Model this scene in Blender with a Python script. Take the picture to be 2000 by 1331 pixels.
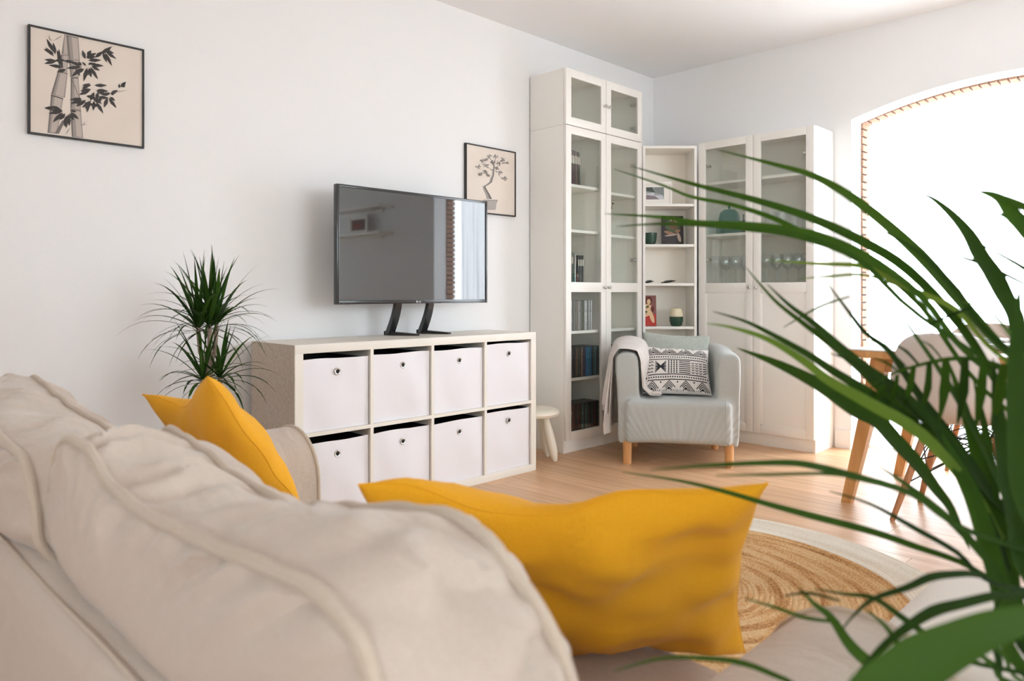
import bpy, bmesh, math, random
from mathutils import Vector, Matrix, noise
random.seed(7)
PI = math.pi
for o in list(bpy.data.objects): bpy.data.objects.remove(o)
SC = bpy.context.scene
COL = SC.collection

# ------------------------------------------------------------------ camera, world, light, exposure
YAW = math.radians(44.88)
cd = bpy.data.cameras.new('camera'); cam = bpy.data.objects.new('camera', cd); COL.objects.link(cam)
cam.location = (0, 0, 0.9893); cam.rotation_euler = (PI/2, 0, YAW - PI/2 )
cd.sensor_width = 36; cd.lens = 36*1444.4/2000; cd.shift_y = -0.0467; cd.clip_start = .02
cd.dof.use_dof = True; cd.dof.focus_distance = 4.1; cd.dof.aperture_fstop = 5.6
SC.camera = cam

world = bpy.data.worlds.new('world'); SC.world = world; world.use_nodes = True
wn = world.node_tree; wn.nodes.clear()
wo = wn.nodes.new('ShaderNodeOutputWorld'); wb = wn.nodes.new('ShaderNodeBackground')
wb.inputs[0].default_value = (0.875, 0.955, 1.02, 1); wb.inputs[1].default_value = 9.0
wn.links.new(wb.outputs[0], wo.inputs[0])
SC.view_settings.view_transform = 'Standard'; SC.view_settings.look = 'None'
SC.view_settings.gamma = 1; SC.view_settings.use_curve_mapping = False
SC.view_settings.exposure = 0.10
SC.cycles.use_denoising = True
SC.cycles.max_bounces = 12; SC.cycles.diffuse_bounces = 8; SC.cycles.glossy_bounces = 4
SC.cycles.transparent_max_bounces = 64; SC.cycles.transmission_bounces = 6
SC.cycles.caustics_reflective = False; SC.cycles.caustics_refractive = False
SC.cycles.sample_clamp_indirect = 8

def portal(loc, rot, sx, sy):
    l = bpy.data.lights.new('daylight_portal', 'AREA'); l.shape = 'RECTANGLE'; l.size = sx; l.size_y = sy
    l.cycles.is_portal = True
    o = bpy.data.objects.new('daylight_portal', l); COL.objects.link(o); o.location = loc; o.rotation_euler = rot
    return o
XB, YL, CEIL = 4.823, 3.262, 2.647          # back wall, left (television) wall, ceiling
XN, YR = -1.6, -2.9                          # near wall, right wall
portal((XB+.3, .93, 1.1), (0, PI/2, 0), 2.2, 1.7)
WX0, WX1, WZ0, WZ1 = 1.5, 4.4, .8, 2.25       # right-wall window
NY0, NY1, NZ0, NZ1 = -2.7, -.75, .9, 2.35      # near-wall opening added behind the camera for fill light
portal(((WX0+WX1)/2, YR-.02, (WZ0+WZ1)/2), (-PI/2, 0, 0), WX1-WX0, WZ1-WZ0)
portal((XN-.02, (NY0+NY1)/2, (NZ0+NZ1)/2), (0, -PI/2, 0), NZ1-NZ0, NY1-NY0)
# ------------------------------------------------------------------ materials
def lin(c):
    if isinstance(c, str):
        c = [int(c[i:i+2], 16)/255 for i in (0, 2, 4)]
        c = [x/12.92 if x <= .04045 else ((x+.055)/1.055)**2.4 for x in c]
    return (c[0], c[1], c[2], 1)
MATS = {}
def mat(name, col, rough=.6, bump=None, var=None, spec=.5, metal=0, sheen=0, emit=0, trans=0, scale=(1,1,1), coat=0, sub=0):
    """bump=(noise scale, strength, detail) ; var=(second colour, noise scale, detail)"""
    if name in MATS: return MATS[name]
    m = bpy.data.materials.new(name); m.use_nodes = True; nt = m.node_tree; N = nt.nodes; L = nt.links
    b = N['Principled BSDF']
    b.inputs['Base Color'].default_value = lin(col); b.inputs['Roughness'].default_value = rough
    b.inputs['Specular IOR Level'].default_value = spec; b.inputs['Metallic'].default_value = metal
    b.inputs['Sheen Weight'].default_value = sheen; b.inputs['Coat Weight'].default_value = coat
    b.inputs['Transmission Weight'].default_value = trans
    tc = N.new('ShaderNodeTexCoord'); mp = N.new('ShaderNodeMapping'); mp.inputs['Scale'].default_value = scale
    L.new(tc.outputs['Object'], mp.inputs[0])
    if var:
        n = N.new('ShaderNodeTexNoise'); n.inputs['Scale'].default_value = var[1]; n.inputs['Detail'].default_value = var[2]
        L.new(mp.outputs[0], n.inputs['Vector'])
        r = N.new('ShaderNodeValToRGB'); r.color_ramp.elements[0].position = .3; r.color_ramp.elements[1].position = .7
        r.color_ramp.elements[0].color = lin(col); r.color_ramp.elements[1].color = lin(var[0])
        L.new(n.outputs[0], r.inputs[0]); L.new(r.outputs[0], b.inputs['Base Color'])
    if bump:
        n = N.new('ShaderNodeTexNoise'); n.inputs['Scale'].default_value = bump[0]; n.inputs['Detail'].default_value = bump[2]
        L.new(mp.outputs[0], n.inputs['Vector'])
        bp = N.new('ShaderNodeBump'); bp.inputs['Strength'].default_value = bump[1]; bp.inputs['Distance'].default_value = .01
        L.new(n.outputs[0], bp.inputs['Height']); L.new(bp.outputs[0], b.inputs['Normal'])
    MATS[name] = m; return m

def weave(name, c1, c2, s1, bstr=.2, rough=.9, sheen=.3, wr=None):
    """woven cloth: fine crossed noise + optional soft wrinkles wr=(scale vec, strength)"""
    m = bpy.data.materials.new(name); m.use_nodes = True; nt = m.node_tree; N = nt.nodes; L = nt.links
    b = N['Principled BSDF']; b.inputs['Roughness'].default_value = rough; b.inputs['Sheen Weight'].default_value = sheen
    b.inputs['Specular IOR Level'].default_value = .2
    tc = N.new('ShaderNodeTexCoord')
    out = []
    for sc in ((1, 1, 6), (1, 6, 1)):
        mp = N.new('ShaderNodeMapping'); mp.inputs['Scale'].default_value = sc; L.new(tc.outputs['Object'], mp.inputs[0])
        n = N.new('ShaderNodeTexNoise'); n.inputs['Scale'].default_value = s1; n.inputs['Detail'].default_value = 2
        L.new(mp.outputs[0], n.inputs['Vector']); out.append(n.outputs[0])
    ad = N.new('ShaderNodeMath'); ad.operation = 'ADD'; L.new(out[0], ad.inputs[0]); L.new(out[1], ad.inputs[1])
    hf = N.new('ShaderNodeMath'); hf.operation = 'MULTIPLY'; hf.inputs[1].default_value = .5; L.new(ad.outputs[0], hf.inputs[0])
    r = N.new('ShaderNodeValToRGB'); r.color_ramp.elements[0].position = .38; r.color_ramp.elements[1].position = .62
    r.color_ramp.elements[0].color = lin(c1); r.color_ramp.elements[1].color = lin(c2)
    L.new(hf.outputs[0], r.inputs[0]); L.new(r.outputs[0], b.inputs['Base Color'])
    bp = N.new('ShaderNodeBump'); bp.inputs['Strength'].default_value = bstr; bp.inputs['Distance'].default_value = .001
    L.new(hf.outputs[0], bp.inputs['Height']); last = bp
    if wr:
        mp = N.new('ShaderNodeMapping'); mp.inputs['Scale'].default_value = wr[0]; L.new(tc.outputs['Object'], mp.inputs[0])
        n = N.new('ShaderNodeTexNoise'); n.inputs['Scale'].default_value = 1; n.inputs['Detail'].default_value = 3
        n.inputs['Distortion'].default_value = .4
        L.new(mp.outputs[0], n.inputs['Vector'])
        b2 = N.new('ShaderNodeBump'); b2.inputs['Strength'].default_value = wr[1]; b2.inputs['Distance'].default_value = .02
        L.new(n.outputs[0], b2.inputs['Height']); L.new(b2.outputs[0], bp.inputs['Normal'])
    L.new(last.outputs[0], b.inputs['Normal'])
    MATS[name] = m; return m

def wood(name, c1, c2, grain=(18, 1.2, 18), rough=.45, scale=1.0, rnd=0):
    m = bpy.data.materials.new(name); m.use_nodes = True; nt = m.node_tree; N = nt.nodes; L = nt.links
    b = N['Principled BSDF']; b.inputs['Roughness'].default_value = rough
    tc = N.new('ShaderNodeTexCoord'); mp = N.new('ShaderNodeMapping'); mp.inputs['Scale'].default_value = grain
    L.new(tc.outputs['Object'], mp.inputs[0])
    if rnd:
        oi = N.new('ShaderNodeObjectInfo'); mu = N.new('ShaderNodeMath'); mu.operation = 'MULTIPLY'; mu.inputs[1].default_value = 40
        cb = N.new('ShaderNodeCombineXYZ'); L.new(oi.outputs['Random'], mu.inputs[0])
        for i in range(3): L.new(mu.outputs[0], cb.inputs[i])
        L.new(cb.outputs[0], mp.inputs['Location'])
    n = N.new('ShaderNodeTexNoise'); n.inputs['Scale'].default_value = scale; n.inputs['Detail'].default_value = 5; n.inputs['Roughness'].default_value = .6
    n.inputs['Distortion'].default_value = .6
    L.new(mp.outputs[0], n.inputs['Vector'])
    r = N.new('ShaderNodeValToRGB'); r.color_ramp.elements[0].position = .32; r.color_ramp.elements[1].position = .68
    r.color_ramp.elements[0].color = lin(c1); r.color_ramp.elements[1].color = lin(c2)
    L.new(n.outputs[0], r.inputs[0]); src = r.outputs[0]
    if rnd:
        hs = N.new('ShaderNodeHueSaturation'); mr = N.new('ShaderNodeMapRange')
        mr.inputs['To Min'].default_value = 1-rnd; mr.inputs['To Max'].default_value = 1+rnd
        L.new(oi.outputs['Random'], mr.inputs['Value']); L.new(mr.outputs[0], hs.inputs['Value']); L.new(src, hs.inputs['Color']); src = hs.outputs[0]
    L.new(src, b.inputs['Base Color'])
    bp = N.new('ShaderNodeBump'); bp.inputs['Strength'].default_value = .12; bp.inputs['Distance'].default_value = .002
    L.new(n.outputs[0], bp.inputs['Height']); L.new(bp.outputs[0], b.inputs['Normal'])
    MATS[name] = m; return m

def glassmat(name, tint, refl=.9, rough=0.0, edge=.8):
    m = bpy.data.materials.new(name); m.use_nodes = True; nt = m.node_tree; N = nt.nodes; L = nt.links; N.clear()
    o = N.new('ShaderNodeOutputMaterial'); t = N.new('ShaderNodeBsdfTransparent'); g = N.new('ShaderNodeBsdfGlossy')
    t.inputs[0].default_value = (*tint, 1); g.inputs['Roughness'].default_value = rough; g.inputs[0].default_value = (refl, refl, refl, 1)
    f = N.new('ShaderNodeLayerWeight'); pw = N.new('ShaderNodeMath'); pw.operation = 'POWER'; pw.inputs[1].default_value = 4
    ma = N.new('ShaderNodeMath'); ma.operation = 'MULTIPLY_ADD'; ma.inputs[1].default_value = edge; ma.inputs[2].default_value = .045; mx = N.new('ShaderNodeMixShader')
    L.new(f.outputs['Facing'], pw.inputs[0]); L.new(pw.outputs[0], ma.inputs[0]); L.new(ma.outputs[0], mx.inputs[0]); L.new(t.outputs[0], mx.inputs[1]); L.new(g.outputs[0], mx.inputs[2]); L.new(mx.outputs[0], o.inputs[0])
    MATS[name] = m; return m

def leafmat(name, c1, c2, rough=.4):
    m = bpy.data.materials.new(name); m.use_nodes = True; nt = m.node_tree; N = nt.nodes; L = nt.links
    b = N['Principled BSDF']; b.inputs['Roughness'].default_value = rough; b.inputs['Specular IOR Level'].default_value = .18
    oi = N.new('ShaderNodeObjectInfo'); r = N.new('ShaderNodeValToRGB')
    r.color_ramp.elements[0].color = lin(c1); r.color_ramp.elements[1].color = lin(c2)
    L.new(oi.outputs['Random'], r.inputs[0]); L.new(r.outputs[0], b.inputs['Base Color'])
    tr = N.new('ShaderNodeBsdfTranslucent'); L.new(r.outputs[0], tr.inputs[0])
    mx = N.new('ShaderNodeMixShader'); mx.inputs[0].default_value = .35
    out = N['Material Output']; L.new(b.outputs[0], mx.inputs[1]); L.new(tr.outputs[0], mx.inputs[2]); L.new(mx.outputs[0], out.inputs[0])
    MATS[name] = m; return m

WALL = mat('wall_paint', (.86, .86, .87), .85, bump=(220, .06, 3))
CEILM = mat('ceiling_paint', (.88, .88, .89), .9, bump=(180, .05, 2))
WHITE = mat('white_foil', (.88, .86, .82), .35, bump=(60, .02, 2))
WHITEB = mat('white_trim', (.82, .82, .81), .4)
INNER = mat('white_interior_foil', (.88, .84, .77), .45)
CREAM = mat('cream_woodgrain_foil', (.80, .765, .70), .45, bump=(90, .05, 4), scale=(8, 8, 1))
LINEN = weave('brown_linen_foil', 'b8aa9c', 'd6cbbf', 60, .4, .8, 0)
BOXW = mat('white_box_fabric', (.80, .79, .83), .9, bump=(6, .35, 3))
BLACKM = mat('matte_black', (.012, .012, .013), .8)
BLACKP = mat('black_plastic', (.012, .012, .014), .22, coat=.3)
BLACKF = mat('black_frame_wood', (.02, .018, .017), .5)
CHROME = mat('brushed_metal', (.62, .60, .58), .3, metal=1)
SOFA = weave('beige_sofa_fabric', 'bfb1a4', 'cec1b6', 420, .25, .95, .25, wr=((16, 7, 12), .45))
PIPING = weave('beige_piping_fabric', 'bdae9d', 'ccbfb0', 420, .2, .95, .2)
YELLOW = weave('mustard_fabric', 'e3a01a', 'f2b42c', 500, .3, .95, .08, wr=((9, 9, 9), .22))
GREYF = weave('light_grey_slipcover', 'b0b6b5', 'bfc4c3', 300, .1, .62, .3, wr=((10, 10, 3), .15))
SAGE = weave('sage_velvet', '9fa59d', 'b2b7b0', 60, .2, .8, .5)
PATW = weave('white_cotton', 'dcd8d4', 'ece8e4', 400, .3, .95, .2)
INK = mat('black_print', (.02, .02, .028), .85)
THROW = weave('greige_throw', 'cdc4bf', 'dfd8d4', 200, .4, .95, .3)
OAK = wood('oak_floor', 'bd926c', 'd9b28c', (22, 1.1, 22), .38, 1.0, rnd=.06)
TABLEW = wood('table_oak', 'c08a50', 'd9a66c', (14, 14, 2), .4, 1.2)
LEGW = wood('beech', 'c98f55', 'e0ae78', (20, 20, 2), .45, 1.2)
WALNUT = wood('chair_leg_wood', 'a8704a', 'c48b62', (20, 20, 2), .45, 1.2)
PAPER = mat('print_paper', (.74, .66, .59), .8, var=((.79, .71, .64), 5, 3))
GLASS = glassmat('clear_glass', (.965, .98, .97))
CLEAR = glassmat('drinking_glass', (.97, .978, .98), .95, edge=.45)
TEAL = glassmat('teal_glass', (.42, .66, .66), .7, .1)
SHELL = mat('chair_shell_plastic', (.66, .61, .58), .4)
WIRE = mat('black_wire', (.015, .015, .017), .35)
STOOLM = mat('cream_plastic', (.84, .79, .68), .42)
DGREEN = mat('dark_green_ceramic', (.018, .055, .035), .18)
BRICKM = mat('peach_brick', (.36, .20, .13), .85, var=((.46, .28, .19), 12, 4), bump=(90, .3, 4))
MORTAR = mat('mortar', (.15, .11, .09), .95, bump=(120, .3, 3))
TILE = mat('terrace_tile', (.78, .76, .74), .7, bump=(80, .1, 3))
SOIL = mat('potting_soil', (.05, .035, .025), .95, bump=(60, .8, 5))
DRAC = leafmat('dragon_plant_leaf', '1c3a10', '3d5c22')
PALML = leafmat('palm_leaf', '1a3206', '38590f', .62)
PALMG = leafmat('palm_leaf_pale', '4a6a1a', '788f34', .5)
TRUNK = mat('ringed_trunk', (.28, .20, .15), .85, var=((.42, .33, .27), 30, 3), bump=(50, .6, 4), scale=(1, 1, 6))
TERRA = mat('grey_ceramic_pot', (.42, .41, .40), .5)

# ------------------------------------------------------------------ mesh helpers
class MB:
    def __init__(s): s.v = []; s.f = []; s.mi = []; s.cur = 0
    def add(s, vs, fs):
        b = len(s.v); s.v += [tuple(p) for p in vs]
        for f in fs: s.f.append([i+b for i in f]); s.mi.append(s.cur)
        return s
    def box(s, x0, y0, z0, x1, y1, z1, b=0):
        if b <= 0:
            v = [(x, y, z) for z in (z0, z1) for y in (y0, y1) for x in (x0, x1)]
            return s.add(v, [(0, 2, 3, 1), (4, 5, 7, 6), (0, 1, 5, 4), (2, 6, 7, 3), (0, 4, 6, 2), (1, 3, 7, 5)])
        b = min(b, abs(x1-x0)*.49, abs(y1-y0)*.49, abs(z1-z0)*.49)
        bm = bmesh.new(); bmesh.ops.create_cube(bm, size=1)
        for q in bm.verts: q.co = Vector(((x0+x1)/2 + q.co.x*(x1-x0), (y0+y1)/2 + q.co.y*(y1-y0), (z0+z1)/2 + q.co.z*(z1-z0)))
        bmesh.ops.bevel(bm, geom=bm.edges[:], offset=b, segments=2, affect='EDGES', profile=.6)
        bm.verts.index_update()
        s.add([q.co for q in bm.verts], [[q.index for q in f.verts] for f in bm.faces]); bm.free(); return s
    def tube(s, pts, r, n=8, cap=True):
        pts = [Vector(p) for p in pts]; N = len(pts)
        rs = r if isinstance(r, (list, tuple)) else [r]*N
        up = Vector((0, 0, 1)); vs = []; prev = None
        for i, p in enumerate(pts):
            t = (pts[min(i+1, N-1)]-pts[max(i-1, 0)])
            t = t.normalized() if t.length > 1e-9 else Vector((0, 0, 1))
            if prev is None:
                a = t.orthogonal().normalized()
            else:
                a = prev - t*prev.dot(t); a = a.normalized() if a.length > 1e-6 else t.orthogonal().normalized()
            prev = a; c = t.cross(a)
            for k in range(n):
                q = 2*PI*k/n; vs.append(p + (a*math.cos(q)+c*math.sin(q))*rs[i])
        fs = [(i*n+k, i*n+(k+1) % n, (i+1)*n+(k+1) % n, (i+1)*n+k) for i in range(N-1) for k in range(n)]
        if cap: fs += [tuple(range(n))[::-1], tuple((N-1)*n+k for k in range(n))]
        return s.add(vs, fs)
    def loop(s, pts, r, n=8):
        pts = [Vector(p) for p in pts]; N = len(pts); vs = []; prev = None
        for i, p in enumerate(pts):
            t = (pts[(i+1) % N]-pts[i-1]).normalized()
            a = t.orthogonal() if prev is None else prev - t*prev.dot(t)
            a.normalize(); prev = a; c = t.cross(a)
            for k in range(n):
                q = 2*PI*k/n; vs.append(p + (a*math.cos(q)+c*math.sin(q))*r)
        return s.add(vs, [(i*n+k, i*n+(k+1) % n, ((i+1) % N)*n+(k+1) % n, ((i+1) % N)*n+k) for i in range(N) for k in range(n)])
    def lathe(s, prof, c=(0, 0, 0), n=24, cap=True):
        vs = []; N = len(prof)
        for r, z in prof:
            for k in range(n):
                q = 2*PI*k/n; vs.append((c[0]+r*math.cos(q), c[1]+r*math.sin(q), c[2]+z))
        fs = [(i*n+k, i*n+(k+1) % n, (i+1)*n+(k+1) % n, (i+1)*n+k) for i in range(N-1) for k in range(n)]
        if cap: fs += [tuple(range(n))[::-1], tuple((N-1)*n+k for k in range(n))]
        return s.add(vs, fs)
    def grid(s, P, closed_u=False):
        a = len(P); b = len(P[0]); vs = [p for row in P for p in row]
        fs = [(i*b+j, i*b+j+1, ((i+1) % a)*b+j+1, ((i+1) % a)*b+j) for i in range(a if closed_u else a-1) for j in range(b-1)]
        return s.add(vs, fs)
    def prism(s, poly, axis, a, b):
        """poly of 2-D points extruded along axis (0,1,2) between a and b"""
        n = len(poly); vs = []
        for h in (a, b):
            for p in poly:
                q = list(p); q.insert(axis, h); vs.append(q)
        fs = [tuple(range(n))[::-1], tuple(range(n, 2*n))] + [(i, (i+1) % n, n+(i+1) % n, n+i) for i in range(n)]
        return s.add(vs, fs)
    def mesh(s, name, mats, smooth=True, angle=40):
        me = bpy.data.meshes.new(name); me.from_pydata(s.v, [], s.f)
        for m in (mats if isinstance(mats, (list, tuple)) else [mats]): me.materials.append(m)
        me.polygons.foreach_set('material_index', s.mi)
        bm = bmesh.new(); bm.from_mesh(me); bmesh.ops.recalc_face_normals(bm, faces=bm.faces); bm.to_mesh(me); bm.free()
        if smooth:
            me.polygons.foreach_set('use_smooth', [True]*len(me.polygons))
            me.set_sharp_from_angle(angle=math.radians(angle))
        me.update(); return me
    def build(s, name, mats, parent=None, world=False, smooth=True, angle=40, loc=None):
        if world and parent is not None:
            p = parent; off = Vector((0, 0, 0))
            while p is not None: off += p.location; p = p.parent
            s.v = [(v[0]-off.x, v[1]-off.y, v[2]-off.z) for v in s.v]
        if loc is not None and parent is None:
            s.v = [(v[0]-loc[0], v[1]-loc[1], v[2]-loc[2]) for v in s.v]
        o = bpy.data.objects.new(name, s.mesh(name, mats, smooth, angle)); COL.objects.link(o)
        if parent is not None: o.parent = parent
        elif loc is not None: o.location = loc
        return o

def tag(o, label=None, cat=None, group=None, kind=None):
    if label: o['label'] = label
    if cat: o['category'] = cat
    if group: o['group'] = group
    if kind: o['kind'] = kind
    return o
def thing(name, label, cat, loc=(0, 0, 0), rz=0, group=None):
    o = bpy.data.objects.new(name, None); COL.objects.link(o); o.empty_display_size = .1
    o.location = loc; o.rotation_euler = (0, 0, rz); return tag(o, label, cat, group)
def put(name, me, parent=None, loc=(0, 0, 0), rz=0, rot=None):
    o = bpy.data.objects.new(name, me); COL.objects.link(o); o.location = loc
    o.rotation_euler = rot if rot else (0, 0, rz)
    if parent is not None: o.parent = parent
    return o
def struct(name, mb, m, parent=None, smooth=False):
    o = mb.build(name, m, parent, smooth=smooth); o['kind'] = 'structure'; return o
def clone(root, loc=None, rz=None, label=None, group=None):
    c = root.copy(); COL.objects.link(c)
    if loc is not None: c.location = loc
    if rz is not None: c.rotation_euler = (0, 0, rz)
    for ch in root.children:
        d = ch.copy(); COL.objects.link(d); d.parent = c
        for g in ch.children:
            e = g.copy(); COL.objects.link(e); e.parent = d
    if label: c['label'] = label
    if group: c['group'] = group
    return c
def bake(o, name):
    dg = bpy.context.evaluated_depsgraph_get(); dg.update()
    me = bpy.data.meshes.new_from_object(o.evaluated_get(dg)); o.modifiers.clear(); o.data = me; me.name = name
    me.polygons.foreach_set('use_smooth', [True]*len(me.polygons)); return o
ORD = ['first', 'second', 'third', 'fourth', 'fifth', 'sixth', 'seventh', 'eighth', 'ninth', 'tenth', 'eleventh', 'twelfth', 'thirteenth', 'fourteenth', 'fifteenth', 'sixteenth', 'seventeenth', 'eighteenth', 'nineteenth', 'twentieth', 'twenty-first', 'twenty-second', 'twenty-third', 'twenty-fourth', 'twenty-fifth', 'twenty-sixth']
def ns(p, s, seed=0): return noise.noise(Vector((p[0]*s+seed*7.3, p[1]*s-seed*3.1, p[2]*s+seed)))
def sm(a, b, x):
    t = max(0, min(1, (x-a)/(b-a))); return t*t*(3-2*t)
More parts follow.
